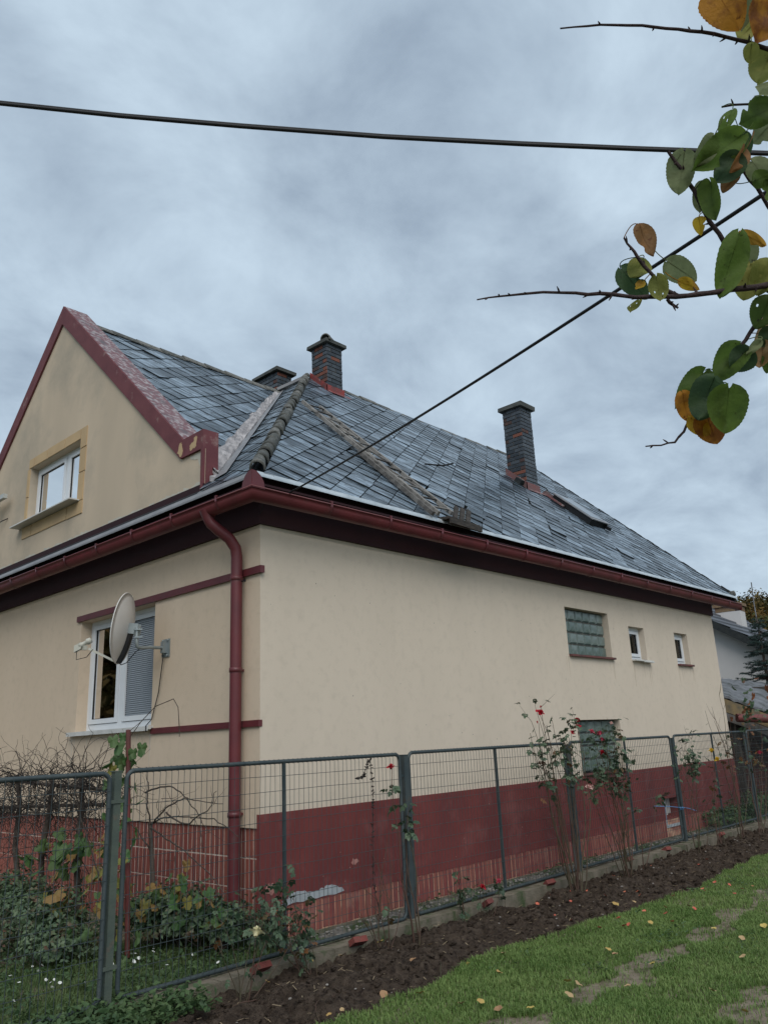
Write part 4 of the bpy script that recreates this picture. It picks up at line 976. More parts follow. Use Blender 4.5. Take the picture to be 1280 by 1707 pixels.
for k in range(-1, 5):
    xa, xb = F0 + FWD * k + .064, F0 + FWD * (k + 1) - .064; za_, zb_ = .062 + .003 * xa, 1.482 + .003 * xa
    rc = .06; loop = []
    for cx, cz, a0 in ((xb - rc, zb_ - rc, 0), (xa + rc, zb_ - rc, 90), (xa + rc, za_ + rc, 180), (xb - rc, za_ + rc, 270)):
        for q in range(6): a = rad(a0 + 90 * q / 5); loop.append((cx + rc * math.cos(a), FY, cz + rc * math.sin(a)))
    loop.append(loop[0])
    t = MB(); t.tube(loop, .0165, 8, cap=False); fr = part('panel', t, M_FENCE, fence)
    t = MB(); xm = (xa + xb) / 2; t.box(xm - .012, xm + .012, FY - .012, FY + .012, za_, zb_); part('middle_bar', t, M_FENCE, fr)
    t = MB(); n = 56
    for i in range(1, n):
        x = xa + (xb - xa) * i / n; wob = [R.uniform(-.004, .004) for _ in range(5)]
        t.tube([(x + wob[q], FY - .015 + (.003 * (q % 2)), za_ + (zb_ - za_) * q / 4) for q in range(5)], .0023, 4, cap=False)
        for z in (za_, zb_): t.lathe([(.0195, -.003), (.0205, 0), (.0195, .003)], (x, FY, z), (1, 0, .15), 8)
    z = zb_ - .11
    while z > za_ + .05:
        t.tube([(xa + (xb - xa) * q / 6, FY - .017, z + R.uniform(-.004, .004)) for q in range(7)], .0021, 4, cap=False); z -= .115
    part('wire_mesh', t, M_FENCE, fr)
mb = MB(); mb.tube([(-.952, .463, -.1), (-1.0, .463, .9), (-1.039, .463, 1.783)], .021, 10); mb.lathe([(.021, 0), (.018, .006), (0, .008)], (-1.039, .463, 1.783), n=10)
solo('garden_post', mb, M_REDPOST, loc=(-.952, .463, 0), label='thin red painted post behind the fence below the window', cat='post')
mb = MB(); mb.tube([(6.3, -.6, .592), (6.8, -.605, .545), (7.15, -.605, .50), (7.19, -.61, .49), (7.24, -.605, .495), (7.4, -.6, .47), (7.64, -.6, .418)], .006, 5); mb.lathe([(.034, -.02), (.036, 0), (.034, .02)], (7.2, -.57, .49), n=10)
solo('blue_string', mb, M_BLUE, label='blue string tied round the fence post by the cellar window', cat='string')

# loose red bricks along the kerb
t = MB(); t.box(-.11, .11, -.055, .055, -.03, .03)
for i in range(3): t.box(-.06 + i * .045, -.035 + i * .045, -.0555, -.02, .01, .0305)
BK = t.mesh('red_brick'); BK.materials.append(M_REDBR)
for (x, y, w_, lb) in [(-.554, -.727, .85, 'red brick lying askew at the joint of the kerb near the cream rose'), (.411, -.764, .75, 'red brick on the kerb left of the single red rose'), (2.208, -.746, .5, 'red brick behind the low red roses on the kerb'),
                   (3.389, -.70, .75, 'red brick on the kerb just left of the tall rose bush'), (5.235, -.69, .8, 'red brick at the foot of the pale pink rose canes'), (6.301, -.70, .7, 'red brick on the kerb before the blue string'), (8.079, -.738, .6, 'farthest red brick on the kerb near the yellow roses')]:
    o = bpy.data.objects.new('red_brick', BK); COL.objects.link(o); o.location = (x, y, .045 + .0); o.scale = (w_ * .85, .7, .75); o.rotation_euler = (rad(-35) + R.uniform(-.1, .1), R.uniform(-.08, .08), R.uniform(-.2, .25))
    tag(o, lb, 'brick', 'red bricks along the kerb')

# ------------------------------------------------------------------ plants
def leafmesh(name, prof, n=6, fold=.25, curl=.2, mats=None, holes=False):
    """leaf in xy, base at origin, tip at +x; prof(t) half width"""
    t = MB(); vs = []; fs = []
    for i in range(n + 1):
        q = i / n; w_ = prof(q); z = -curl * q * q
        vs += [(q, -w_, z + fold * w_), (q, -w_ * .5, z + fold * w_ * .4), (q, 0, z), (q, w_ * .5, z + fold * w_ * .4), (q, w_, z + fold * w_)]
    for i in range(n):
        for k in range(4): fs.append((i * 5 + k, i * 5 + k + 1, (i + 1) * 5 + k + 1, (i + 1) * 5 + k))
    t.add(vs, fs, 0, True)
    return t
def rosy(parts_=5):
    t = MB(); s = .032
    def lf(o_, ang, L):
        n = 4; vs = []; fs = []; c, sn = math.cos(ang), math.sin(ang)
        for i in range(n + 1):
            q = i / n; w_ = .36 * math.sin(math.pi * min(1, q * .92 + .08)) ** .8 * L
            for k, s_ in ((0, -1), (1, 0), (2, 1)):
                x, y = q * L, s_ * w_; vs.append((o_ + x * c - y * sn, x * sn + y * c, abs(s_) * w_ * .3 - q * q * L * .25))
        for i in range(n):
            for k in (0, 1): fs.append((i * 3 + k, i * 3 + k + 1, (i + 1) * 3 + k + 1, (i + 1) * 3 + k))
        t.add(vs, fs, 0, True)
    lf(.055, 0, s * 1.2)
    for o_, L in ((.05, s), (.026, s * .85)):
        lf(o_, 1.0, L); lf(o_, -1.0, L)
    t.tube([(0, 0, 0), (.06, 0, 0)], .0012, 3, cap=False)
    return t
RL = rosy().mesh('leaf'); RL.materials.append(M_ROSELEAF)
RLB = rosy().mesh('leaf'); RLB.materials.append(M_BRONZE)
def flower(m, r=.036, n=16, open_=1.0):
    t = MB(); rng = random.Random(5)
    for i in range(n):
        f = i / n; a = i * 2.4; rr_ = r * (.25 + .75 * f); tilt = .25 + 1.0 * f * open_
        vs = []; fs = []
        for u in range(4):
            for v in range(4):
                uu = u / 3; vv_ = (v / 3 - .5) * 1.5 * (.5 + .5 * math.sin(math.pi * (.25 + uu * .6)))
                th = tilt * uu; rad_ = rr_ * (.25 + math.sin(th) * 1.0 * uu); z = r * 1.15 * uu * math.cos(th) - .1 * r * f
                vs.append((rad_ * math.cos(a + vv_), rad_ * math.sin(a + vv_), z + rng.uniform(-.06, .06) * r))
        for u in range(3):
            for v in range(3): fs.append((u * 4 + v, u * 4 + v + 1, (u + 1) * 4 + v + 1, (u + 1) * 4 + v))
        t.add(vs, fs, 0, True)
    me = t.mesh('flower'); me.materials.append(m); return me
FLW = {k: flower(m) for k, m in dict(red=M_RED, pink=M_PINK, blush=M_BLUSH, cream=M_CREAM, yellow=M_YEL).items()}
BUD = {k: flower(m, .017, 7, .2) for k, m in dict(red=M_RED, apr=M_APR, blush=M_BLUSH).items()}
def spline(P, m=4):
    P = [Vector(p) for p in P]; out = []
    for i in range(len(P) - 1):
        p0, p1, p2, p3 = P[max(i - 1, 0)], P[i], P[i + 1], P[min(i + 2, len(P) - 1)]
        for k in range(m):
            t = k / m; out.append(.5 * ((2 * p1) + (p2 - p0) * t + (2 * p0 - 5 * p1 + 4 * p2 - p3) * t * t + (3 * p1 - p0 - 3 * p2 + p3) * t ** 3))
    return out + [P[-1]]
def curve(a, b, sag, n=9, jit=.02):
    a = Vector(a); b = Vector(b); L = (b - a).length
    s1 = Vector((R.uniform(-1, 1), R.uniform(-1, 1), 0)) * sag
    ph = R.uniform(0, 6)
    return [a.lerp(b, i / n) + s1 * math.sin(math.pi * i / n) + Vector((math.sin(ph + i * 1.3), math.cos(ph * 2 + i * 1.7), 0)) * jit * L * .3 for i in range(n + 1)]
def rose(name, loc, label, stems, flowers, nleaf, lz, r0=.006, twigs=10, bronze=0.0, lspread=.06, group='rose bushes in the bed'):
    """stems: tips; flowers: (point, colour, scale); lz: height band where leaves sit"""
    th = thing(name, loc, label, 'rose bush', group)
    allp = []
    tips = [(Vector(s), None) for s in stems] + [(Vector(f[0]), f) for f in flowers]
    for tip, f in tips:
        b0 = Vector(loc) + Vector((R.uniform(-.05, .05), R.uniform(-.05, .05), -.05))
        sc = f is not None and f[2] < 0
        pts = curve(b0, tip, .09 * min(1, tip.z), 10)
        n = len(pts); t = MB(); t.tube(pts, [r0 * (1 - .72 * i / (n - 1)) for i in range(n)], 5)
        for i in range(2, n - 1):      # thorns
            if R.random() < .6:
                d = Vector((R.uniform(-1, 1), R.uniform(-1, 1), -.2)).normalized(); t.tube([pts[i], pts[i] + d * .012], [.0022, .0004], 3)
        st = part('stem', t, M_STEM, th); allp += [(p, (pts[min(i + 1, n - 1)] - pts[max(0, i - 1)])) for i, p in enumerate(pts)]
        if f is not None:
            me = FLW.get(f[1]) if len(f) < 4 else BUD[f[1]]
            o = piece('flower', me, th, tip, rot=(R.uniform(-.6, .6), R.uniform(-.6, .6), R.uniform(0, 6))); o.scale = [f[2]] * 3
    top = [q for q in allp if lz[0] < q[0].z < lz[1]] or allp
    for _ in range(twigs):
        p, d = R.choice([q for q in allp if q[0].z > .2 * lz[1]] or allp); L = R.uniform(.10, .32)
        q = p + Vector((R.uniform(-.6, .6), R.uniform(-.6, .6), R.uniform(.4, 1))).normalized() * L
        pts = curve(p, q, .02, 5); t = MB(); t.tube(pts, [.0028 - .0004 * i for i in range(6)], 4); part('twig', t, M_STEM, th)
        for z in pts[2:]:
            if lz[0] < z.z < lz[1] + .1: top.append((z, d))
    for _ in range(nleaf):
        p, d = R.choice(top); a = R.uniform(0, 6.28)
        o = piece('leaf', RLB if R.random() < bronze else RL, th, p + Vector((R.uniform(-1, 1), R.uniform(-1, 1), R.uniform(-1, 1))) * lspread * .5, rot=(R.uniform(-.8, .8), R.uniform(-.2, 1.1), a)); s = R.uniform(.7, 1.3); o.scale = (s, s, s)
    return th
V = Vector
rose('rose_bush', (-.86, -.90, -.08), 'rose bush with one cream flower near the downpipe corner', [(-1.0, -.85, .25), (-.6, -.8, .35), (-.72, -.88, .40), (-.95, -.8, .42)],
     [((-.80, -.98, .33), 'cream', 1.6), ((-.50, -.84, .41), 'apr', 1.2, 1), ((-.281, -.85, .251), 'apr', 1.1, 1)], 46, (.05, .6), .005, 14, .12)
rose('rose_bush', (-.20, -.88, -.10), 'leafy rose bush with orange buds in front of the peeling plinth', [(-.62, -.80, .56), (-.45, -.78, .50), (-.30, -.82, .42), (-.22, -.78, .36), (-.55, -.74, .38), (-.75, -.76, .5), (-.15, -.8, .2)],
     [((-.45, -.86, .42), 'apr', 1.1, 1), ((-.26, -.85, .30), 'apr', 1.1, 1)], 110, (.05, .62), .005, 20, .12, .12)
rose('rose_bush', (.908, -.95, -.12), 'slender rose with a single red bloom and leaves at the second fence post', [(.98, -.88, 1.05), (.93, -.9, .95), (.90, -.88, .62)],
     [((.748, -.90, 1.367), 'red', 1.15)], 34, (.78, 1.22), .009, 6, 0, .07)
rose('rose_bush', (.60, -.90, -.08), 'bare thorny rose canes left of the second fence post', [(.396, -.88, .64), (.55, -.86, .70), (.72, -.9, .62), (.83, -.92, .42), (.48, -.92, .40), (.33, -.86, .30), (.66, -.84, .48), (.74, -.86, .85)], [], 4, (.1, .5), .005, 16, .6)
rose('rose_bush', (2.12, -.80, -.04), 'low rose with two red flowers close to the kerb', [(2.05, -.78, .16), (2.5, -.75, .12)], [((2.126, -.75, .188), 'red', 1.0), ((2.426, -.75, .193), 'pink', 1.1)], 14, (.0, .2), .004, 6)
rose('rose_bush', (1.75, -.78, -.04), 'small upright leafy sprig by the kerb left of the low red roses', [(1.778, -.75, .27), (1.74, -.74, .20), (1.81, -.76, .16)], [], 22, (.02, .3), .004, 6, 0, .04)
D = [(3.122, -.95, 1.817), (3.91, -.95, 1.731), (3.908, -.95, 1.656), (3.762, -.95, 1.599)]
rose('rose_bush', (3.50, -.95, -.08), 'tall rose bush with red flowers rising above the third fence post', [(2.95, -.95, 1.74), (3.2, -.9, 1.78), (3.35, -.88, 1.70), (3.62, -1.0, 1.55), (3.05, -.98, 1.45), (2.9, -.95, 1.62), (3.45, -.9, 1.45), (3.7, -.9, 1.45), (3.2, -1.0, .95), (3.35, -.95, 1.75)],
     [(D[0], 'red', 1.5), (D[1], 'red', 1.2), (D[2], 'red', 1.2), (D[3], 'red', 1.0), ((3.145, -.95, 1.89), 'red', 1.3, 1), ((3.069, -.95, 1.722), 'red', 1.4, 1)], 190, (1.0, 1.85), .008, 70, .05, .12)
rose('rose_bush', (4.69, -.95, -.06), 'leafy rose bush with pink and red flowers in front of the lower glass block window', [(4.6, -.9, 1.45), (4.9, -.95, 1.40), (4.75, -.9, 1.2), (4.3, -.92, 1.30), (5.05, -.9, 1.25), (4.55, -.9, 1.05), (4.15, -.95, 1.1)],
     [((4.199, -.95, 1.596), 'pink', 1.2), ((4.409, -.95, 1.57), 'pink', 1.2), ((4.436, -.95, 1.50), 'pink', 1.0), ((4.385, -.95, 1.349), 'red', 1.3), ((4.706, -.95, 1.685), 'blush', 1.0), ((3.991, -.95, .981), 'blush', 1.2), ((4.084, -.95, .968), 'blush', 1.2)], 260, (.9, 1.6), .007, 60, .04, .18)
rose('rose_bush', (5.05, -.98, -.06), 'single forked rose stem with a leafy tip before the middle of a panel', [(5.654, -.95, .79), (5.10, -.95, .66)], [], 22, (.62, .9), .007, 4, 0, .07)
rose('rose_bush', (6.75, -.95, -.06), 'thin rose bush with dark leaves right of the blue string', [(6.489, -.95, 1.202), (6.7, -.9, 1.30), (6.996, -.95, 1.45), (7.1, -.95, 1.15), (6.85, -.9, 1.35), (7.0, -1.0, .5)], [], 100, (.95, 1.5), .006, 40, .05, .12)
rose('rose_bush', (7.47, -.97, -.08), 'rose with two yellow flowers against the far end of the plinth', [(7.6, -.95, .8), (7.45, -.9, .55), (7.2, -.95, .6)], [((7.672, -.95, 1.245), 'yellow', 1.5), ((7.87, -.95, 1.117), 'yellow', 1.5)], 18, (.4, 1.0), .006, 9, .1)
rose('rose_bush', (8.33, -.95, -.06), 'long bare rose canes at the end of the house wall', [(7.635, -.95, 1.843), (7.9, -.95, 1.90), (8.33, -.95, 2.071), (8.1, -.9, 1.7), (8.622, -.95, 1.80), (8.9, -1.0, .9)], [], 24, (.9, 1.7), .007, 26, .4)
rose('rose_bush', (9.05, -.97, -.06), 'last rose bush with one pink bud at the far end of the bed', [(10.0, -.95, 1.68), (9.5, -.9, 1.75), (9.2, -.95, 1.6), (9.9, -.9, 1.3)], [((9.63, -.95, 1.142), 'pink', 1.4)], 60, (.9, 1.8), .008, 20, .45, .2)
# dead tendril on the mesh
t = MB()
for pts in ([(.786, -.6, 1.456), (.808, -.605, 1.273), (.812, -.6, 1.067), (.78, -.605, .769), (.777, -.6, .427), (.83, -.62, .12)], [(.786, -.6, 1.45), (.73, -.6, 1.36), (.70, -.6, 1.30), (.62, -.6, 1.30)]):
    t.tube(pts, .003, 4)
    for a, b in zip(pts, pts[1:]):
        for _ in range(12):
            p = Vector(a).lerp(Vector(b), R.random()) + V((R.uniform(-.012, .012), R.uniform(-.01, .01), R.uniform(-.01, .01))); t.obox(p, V((R.uniform(-1, 1), R.uniform(-1, 1), R.uniform(-1, 1))).normalized() * .012, V((R.uniform(-1, 1), 0, R.uniform(-1, 1))).normalized() * .006, (0, .002, 0))
solo('dead_tendril', t, M_DRY, label='dry black climbing tendril hanging on the fence mesh', cat='dead vine')

# bare grape vine behind the left panel
vine = thing('grape_vine', (-1.0, 1.6, 0), 'bare tangled grape vine behind the left fence panel', 'vine')
def wander(p, d, L, n, jit, grav=0.0):
    pts = [Vector(p)]; d = Vector(d).normalized()
    for _ in range(n):
        d = (d + V((R.gauss(0, jit), R.gauss(0, jit), R.gauss(0, jit) - grav))).normalized(); pts.append(pts[-1] + d * L / n)
    return pts
roots = []
for (x, y, lean) in ((-1.0, 1.27, .05), (-1.0, 2.45, .2), (-1.05, 1.95, -.1)):
    pts = [V((x, y, -.1)), V((x + .02, y + lean * .3, .35)), V((x - .02, y + lean * .7, .75)), V((x + .02, y + lean, 1.15)), V((x, y + lean * 1.4, 1.42))]
    t = MB(); t.tube(pts, [.035, .03, .028, .026, .018], 8); part('trunk', t, M_BARK, vine); roots += pts[2:]
for a, b in (((-1.0, .75, 1.30), (-1.02, 3.6, 1.40)), ((-.98, .9, 1.18), (-1.02, 3.4, 1.10))):
    t = MB(); pts = curve(a, b, .05, 14, .03); t.tube(pts, .014, 6); part('cordon', t, M_BARK, vine); roots += pts
mb = MB()
for _ in range(520):
    p = R.choice(roots); s = R.choice((-1, 1))
    pts = wander(p, (R.uniform(-.4, .3), s * R.uniform(.3, 1), R.uniform(-.6, .7)), R.uniform(.25, .8), 10, .38, .07); mb.tube(pts, [.0038 - .00025 * i for i in range(11)], 4)
    if R.random() < .5:
        q = R.choice(pts[3:]); mb.tube(wander(q, (R.gauss(0, 1), R.gauss(0, 1), R.gauss(0, 1)), .2, 5, .5), [.0022 - .0003 * i for i in range(6)], 3)
for _ in range(14):
    p = V((-1.0, R.uniform(1.2, 3.4), 1.4)); mb.tube(wander(p, (R.uniform(-.1, .1), R.uniform(-1, 1), 1.0), R.uniform(.4, .7), 10, .2, .22), [.0032 - .0003 * i for i in range(11)], 4)
for _ in range(130):
    p = R.choice(roots); z = V(p) + V((R.gauss(0, .08), R.gauss(0, .25), R.uniform(-.35, .1)))
    for _ in range(6): mb.lathe([(0, -.006), (.006, 0), (0, .006)], z + V((R.gauss(0, .014), R.gauss(0, .014), R.gauss(0, .02))), n=4)
o = part('canes', mb, M_DRY, vine); o['kind'] = 'stuff'
vine2 = thing('young_vine', (-.6, .72, 0), 'bare branching vine right of the red post', 'vine')
t = MB(); t.tube([(-.6, .70, -.05), (-.6, .711, .474), (-.6, .76, .80), (-.6, .80, 1.0)], [.026, .022, .02, .016], 7); part('trunk', t, M_BARK, vine2)
for pts in ([(-.6, .80, 1.0), (-.6, .84, 1.15), (-.6, .86, 1.30), (-.6, .882, 1.41)], [(-.6, .78, .98), (-.6, .55, 1.10), (-.6, .30, 1.20), (-.6, .1, 1.19), (-.6, -.28, 1.175)], [(-.6, .78, .95), (-.6, .5, .88), (-.6, .2, .80), (-.6, -.1, .65), (-.55, -.3, .5)],
            [(-.6, .9, 1.25), (-.6, .6, 1.30), (-.6, .3, 1.25), (-.58, .12, 1.08), (-.58, .0, .98)], [(-.6, .74, .74), (-.6, 1.0, .92), (-.62, 1.2, 1.0)], [(-.6, .55, 1.08), (-.58, .3, 1.02), (-.58, .1, 1.08), (-.58, -.1, 1.15), (-.6, -.2, 1.30)], [(-.6, .8, .98), (-.57, .6, 1.04), (-.55, .25, 1.06), (-.55, -.15, 1.0), (-.55, -.4, .92)]):
    q = spline([pts[0]] + [V(p) + V((R.gauss(0, .012), R.gauss(0, .015), R.gauss(0, .012))) for p in pts[1:]], 5); q = [p + V((R.gauss(0, .004), R.gauss(0, .004), R.gauss(0, .004))) for p in q]
    t = MB(); t.tube(q, [.0085 - .006 * i / len(q) for i in range(len(q))], 5); part('cane', t, M_BARK, vine2)
for _ in range(26):
    y = R.uniform(-.2, .9); t = MB(); t.tube(wander((-.6, y, R.uniform(.7, 1.2)), (R.gauss(0, .3), R.uniform(-1, .6), R.uniform(-.3, .8)), R.uniform(.15, .4), 6, .3), [.003 - .0004 * i for i in range(7)], 4); part('cane', t, M_BARK, vine2)
t = MB(); t.tube([(-.75, 1.25, 1.55), (-.6, 1.33, 1.66), (-.5, 1.20, 1.88), (-.5, .95, 2.01), (-.5, .64, 2.06), (-.5, .56, 1.98), (-.5, .53, 1.80), (-.5, .525, 1.72)], .004, 5); t.tube([(-.9, 1.6, 1.42), (-.75, 1.45, 1.60), (-.5, 1.15, 1.9)], .003, 5); part('cane', t, M_BARK, vine2)

# lobed vine leaves
def lobed():
    t = MB(); pts = []
    for k in range(20):
        a = -2.75 + 5.5 * k / 19; r_ = (.55 + .45 * abs(math.cos(a * 1.25)) ** 1.5) * (1.0 - .12 * (k % 2)) * (1 - .25 * abs(a) / 2.75)
        pts.append((.25 + r_ * .75 * math.cos(a), r_ * .7 * math.sin(a), .12 * math.cos(a * 2.5) - .18 * r_ * r_))
    n = len(pts); t.add([(.25, 0, 0)] + pts + [(0, 0, 0)], [(0, i + 1, i + 2) for i in range(n - 1)] + [(0, n, n + 1), (0, n + 1, 1)], 0, False)
    t.tube([(0, 0, 0), (-.25, .02, .1), (-.5, 0, .25)], .012, 3, cap=False)
    return t
LG = lobed().mesh('leaf'); LG.materials.append(M_VLG); LY = lobed().mesh('leaf'); LY.materials.append(M_VLY)
def leafset(parent, c, sp, n, s, yel):
    for _ in range(n):
        p = V(c) + V((R.gauss(0, sp[0]), R.gauss(0, sp[1]), R.gauss(0, sp[2])))
        o = piece('leaf', LY if R.random() < yel else LG, parent, p, rot=(R.uniform(-.9, .9), R.uniform(.2, 1.4), R.uniform(2.6, 5.4))); k = s * R.uniform(.7, 1.2); o.scale = (k, k, k)
climb = thing('climbing_vine', (-1.05, .50, 0), 'green and yellow leaved creeper climbing the red post', 'creeper')
t = MB(); t.tube(wander((-1.03, .50, 0), (0, 0, 1), 1.7, 14, .06), [.008 - .0004 * i for i in range(15)], 5); part('stem', t, M_BARK, climb)
leafset(climb, (-1.05, .50, 1.55), (.05, .10, .10), 24, .10, .03); leafset(climb, (-1.05, .60, 1.28), (.05, .09, .10), 8, .10, .05); leafset(climb, (-1.0, .5, 1.0), (.06, .1, .10), 8, .10, .1)
leafset(climb, (-1.15, .48, .50), (.08, .12, .24), 40, .09, .6); leafset(climb, (-1.15, .55, .85), (.06, .12, .12), 9, .085, .6)
leafset(vine, (-1.1, 1.45, .78), (.08, .22, .10), 24, .12, .05); leafset(vine, (-1.1, 1.1, .45), (.1, .2, .15), 12, .13, .5)
leafset(vine2, (-.72, .42, .50), (.1, .18, .10), 26, .10, .6); leafset(vine2, (-.62, -.05, .42), (.1, .25, .1), 18, .09, .5)

# leaf masses
def leafcloud(P, Nrm, S, rv, name, m, parent=None):
    n = len(P); T = NR.normal(size=(n, 3)); T -= Nrm * (T * Nrm).sum(1)[:, None]; T /= np.linalg.norm(T, axis=1)[:, None]; B = np.cross(Nrm, T)
    S = S[:, None]; off = base(parent) if parent is not None else Vector((0, 0, 0)); P = P - np.array(off)[None]
    v = np.stack([P - T * S * .6, P + B * S * .36 + Nrm * S * .10 - T * S * .08, P + T * S * .7 - Nrm * S * .14, P - B * S * .36 + Nrm * S * .10 - T * S * .08, P], 1).reshape(-1, 3)
    i = np.arange(n)[:, None] * 5; F = np.concatenate([i + np.array([[0, 1, 4]]), i + np.array([[1, 2, 4]]), i + np.array([[2, 3, 4]]), i + np.array([[3, 0, 4]])], 1).reshape(-1, 3)
    return rawmesh(name, v, F, np.repeat(rv, 4), m, parent)
def rawmesh(name, v, F, rv, m, parent=None):
    me = bpy.data.meshes.new(name); me.vertices.add(len(v)); me.vertices.foreach_set('co', v.astype(np.float32).ravel())
    k = F.shape[1]; me.loops.add(F.size); me.loops.foreach_set('vertex_index', F.astype(np.int32).ravel())
    me.polygons.add(len(F)); me.polygons.foreach_set('loop_start', np.arange(0, F.size, k)); me.polygons.foreach_set('loop_total', np.full(len(F), k)); me.update(calc_edges=True)
    at = me.attributes.new('rnd', 'FLOAT', 'FACE'); at.data.foreach_set('value', rv.astype(np.float32))
    return link(name, me, m, parent)
def blobcloud(balls, dens):
    P, Nn = [], []
    for (c, r, n) in balls:
        d = NR.normal(size=(n, 3)); d /= np.linalg.norm(d, axis=1)[:, None]; d[:, 2] = np.abs(d[:, 2]) * .9 - .15 + .0
        rr_ = (NR.random(n) ** .35)[:, None] * (1 + .18 * np.sin(d[:, :1] * 9 + c[0] * 7) * np.cos(d[:, 1:2] * 8))
        lump = 1 + .28 * np.sin(d @ np.array([5.1, 2.3, 3.7]) + c[1] * 5) * np.cos(d @ np.array([-2.7, 6.3, 1.9]) + c[0] * 3); P.append(np.array(c) + d * np.array(r) * rr_ * lump[:, None] * np.where(NR.random((n, 1)) < .12, NR.uniform(1, 1.5, (n, 1)), 1)); Nn.append(d + NR.normal(0, .55, (n, 3)) + np.array([[0, 0, .5]]))
    P = np.concatenate(P); Nn = np.concatenate(Nn); Nn /= np.linalg.norm(Nn, axis=1)[:, None]; P[:, 2] = np.maximum(P[:, 2], -.02)
    return P, Nn
def shrub(name, loc, label, balls, s=(.025, .05)):
    th = thing(name, loc, label, 'shrub')
    P, Nn = blobcloud(balls, 1); o = leafcloud(P, Nn, NR.uniform(s[0], s[1], len(P)), NR.random(len(P)), 'foliage', M_BRAMBLE, th); o['kind'] = 'stuff'
    t = MB()
    for _ in range(70):
        c, r, n = R.choice(balls); p = V((c[0] + R.uniform(-.5, .5) * r[0], c[1] + R.uniform(-.5, .5) * r[1], 0)); t.tube(wander(p, (R.gauss(0, .4), R.gauss(0, .4), 1), c[2] + r[2] * R.uniform(.5, 1.3), 7, .25, .05), [.005 - .0005 * i for i in range(8)], 4)
    o = part('canes', t, M_BARK, th); o['kind'] = 'stuff'
shrub('bramble', (-1.2, 2.0, 0), 'dark green bramble thicket under the bare vine on the left', [((-1.15, 2.5, .25), (.45, .55, .42), 1700), ((-1.2, 1.8, .25), (.45, .5, .38), 1700), ((-1.25, 1.25, .2), (.4, .4, .34), 1200), ((-1.3, 3.2, .25), (.5, .5, .5), 1800), ((-1.35, .85, .12), (.3, .3, .22), 900), ((-1.75, 1.9, .08), (.5, .7, .16), 1600)])
shrub('bramble', (-.4, .4, 0), 'bramble thicket with autumn leaves right of the red post', [((-.5, .45, .2), (.35, .35, .34), 2000), ((-.35, .05, .18), (.3, .3, .30), 1500), ((-.45, .85, .2), (.35, .3, .34), 1600), ((-.12, -.25, .1), (.14, .16, .26), 700)])
P = np.stack([NR.uniform(-2.9, 0, 9000), NR.uniform(-.5, 2.3, 9000), NR.uniform(-.02, .07, 9000)], 1)
keep = vnoise(P[:, 0], P[:, 1], 2.4, 51) + .35 * (P[:, 0] > -1.6) > .55; P = P[keep]
Nn = NR.normal(0, .45, P.shape) + np.array([[0, 0, 1]]); Nn /= np.linalg.norm(Nn, axis=1)[:, None]
o = leafcloud(P, Nn, NR.uniform(.02, .045, len(P)), NR.random(len(P)), 'ground_cover', M_CLOVER); tag(o, 'low leafy ground cover in the front garden behind the fence', 'ground cover', kind='stuff')
P = np.stack([NR.uniform(-2.6, -1.2, 3600), NR.uniform(-1.15, -.45, 3600), np.abs(NR.normal(0, .05, 3600))], 1); P = P[(vnoise(P[:, 0], P[:, 1], 3, 52) > .3) & (P[:, 1] < -.45 - (.2) * (P[:, 0] > -1.5))]
Nn = NR.normal(0, .5, P.shape) + np.array([[0, 0, 1]]); Nn /= np.linalg.norm(Nn, axis=1)[:, None]
o = leafcloud(P, Nn, NR.uniform(.02, .05, len(P)), NR.random(len(P)), 'weeds', M_CLOVER); tag(o, 'leafy weeds round the foot of the grey green post', 'weeds', kind='stuff')
P = np.stack([NR.uniform(-1.2, 11, 2200), NR.uniform(-.52, -.02, 2200), NR.uniform(-.02, .05, 2200)], 1); P = P[vnoise(P[:, 0], P[:, 1], 1.6, 53) + .4 * np.exp(-(P[:, 0] + .6) ** 2) + .3 * (P[:, 0] > 8.5) > .6]
Nn = NR.normal(0, .5, P.shape) + np.array([[0, 0, 1]]); Nn /= np.linalg.norm(Nn, axis=1)[:, None]
o = leafcloud(P, Nn, NR.uniform(.015, .04, len(P)), NR.random(len(P)), 'wall_weeds', M_CLOVER); tag(o, 'scattered weeds in the gravel strip along the plinth', 'weeds', kind='stuff')

# grass
def grass(name, X, Y, z, h, m, label):
    n = len(X); a = NR.uniform(0, 2 * np.pi, n); H = h * NR.uniform(.5, 1.25, n); wd = NR.uniform(.0016, .0034, n); ln = H * NR.uniform(.15, 1.0, n)
    dx_, dy_ = np.cos(a), np.sin(a); b = np.stack([X, Y, z], 1); sd = np.stack([-dy_, dx_, 0 * a], 1) * wd[:, None]
    md = b + np.stack([dx_ * ln * .35, dy_ * ln * .35, H * .6], 1); tp = b + np.stack([dx_ * ln, dy_ * ln, H * (1 - .35 * ln / H)], 1)
    v = np.stack([b - sd, b + sd, md + sd * .8, md - sd * .8, tp], 1).reshape(-1, 3); i = np.arange(n)[:, None] * 5
    F = np.concatenate([i + np.array([[0, 1, 2]]), i + np.array([[0, 2, 3]]), i + np.array([[3, 2, 4]])], 1).reshape(-1, 3)
    o = rawmesh(name, v, F, np.repeat(NR.random(n), 3), m); tag(o, label, 'grass', kind='stuff')
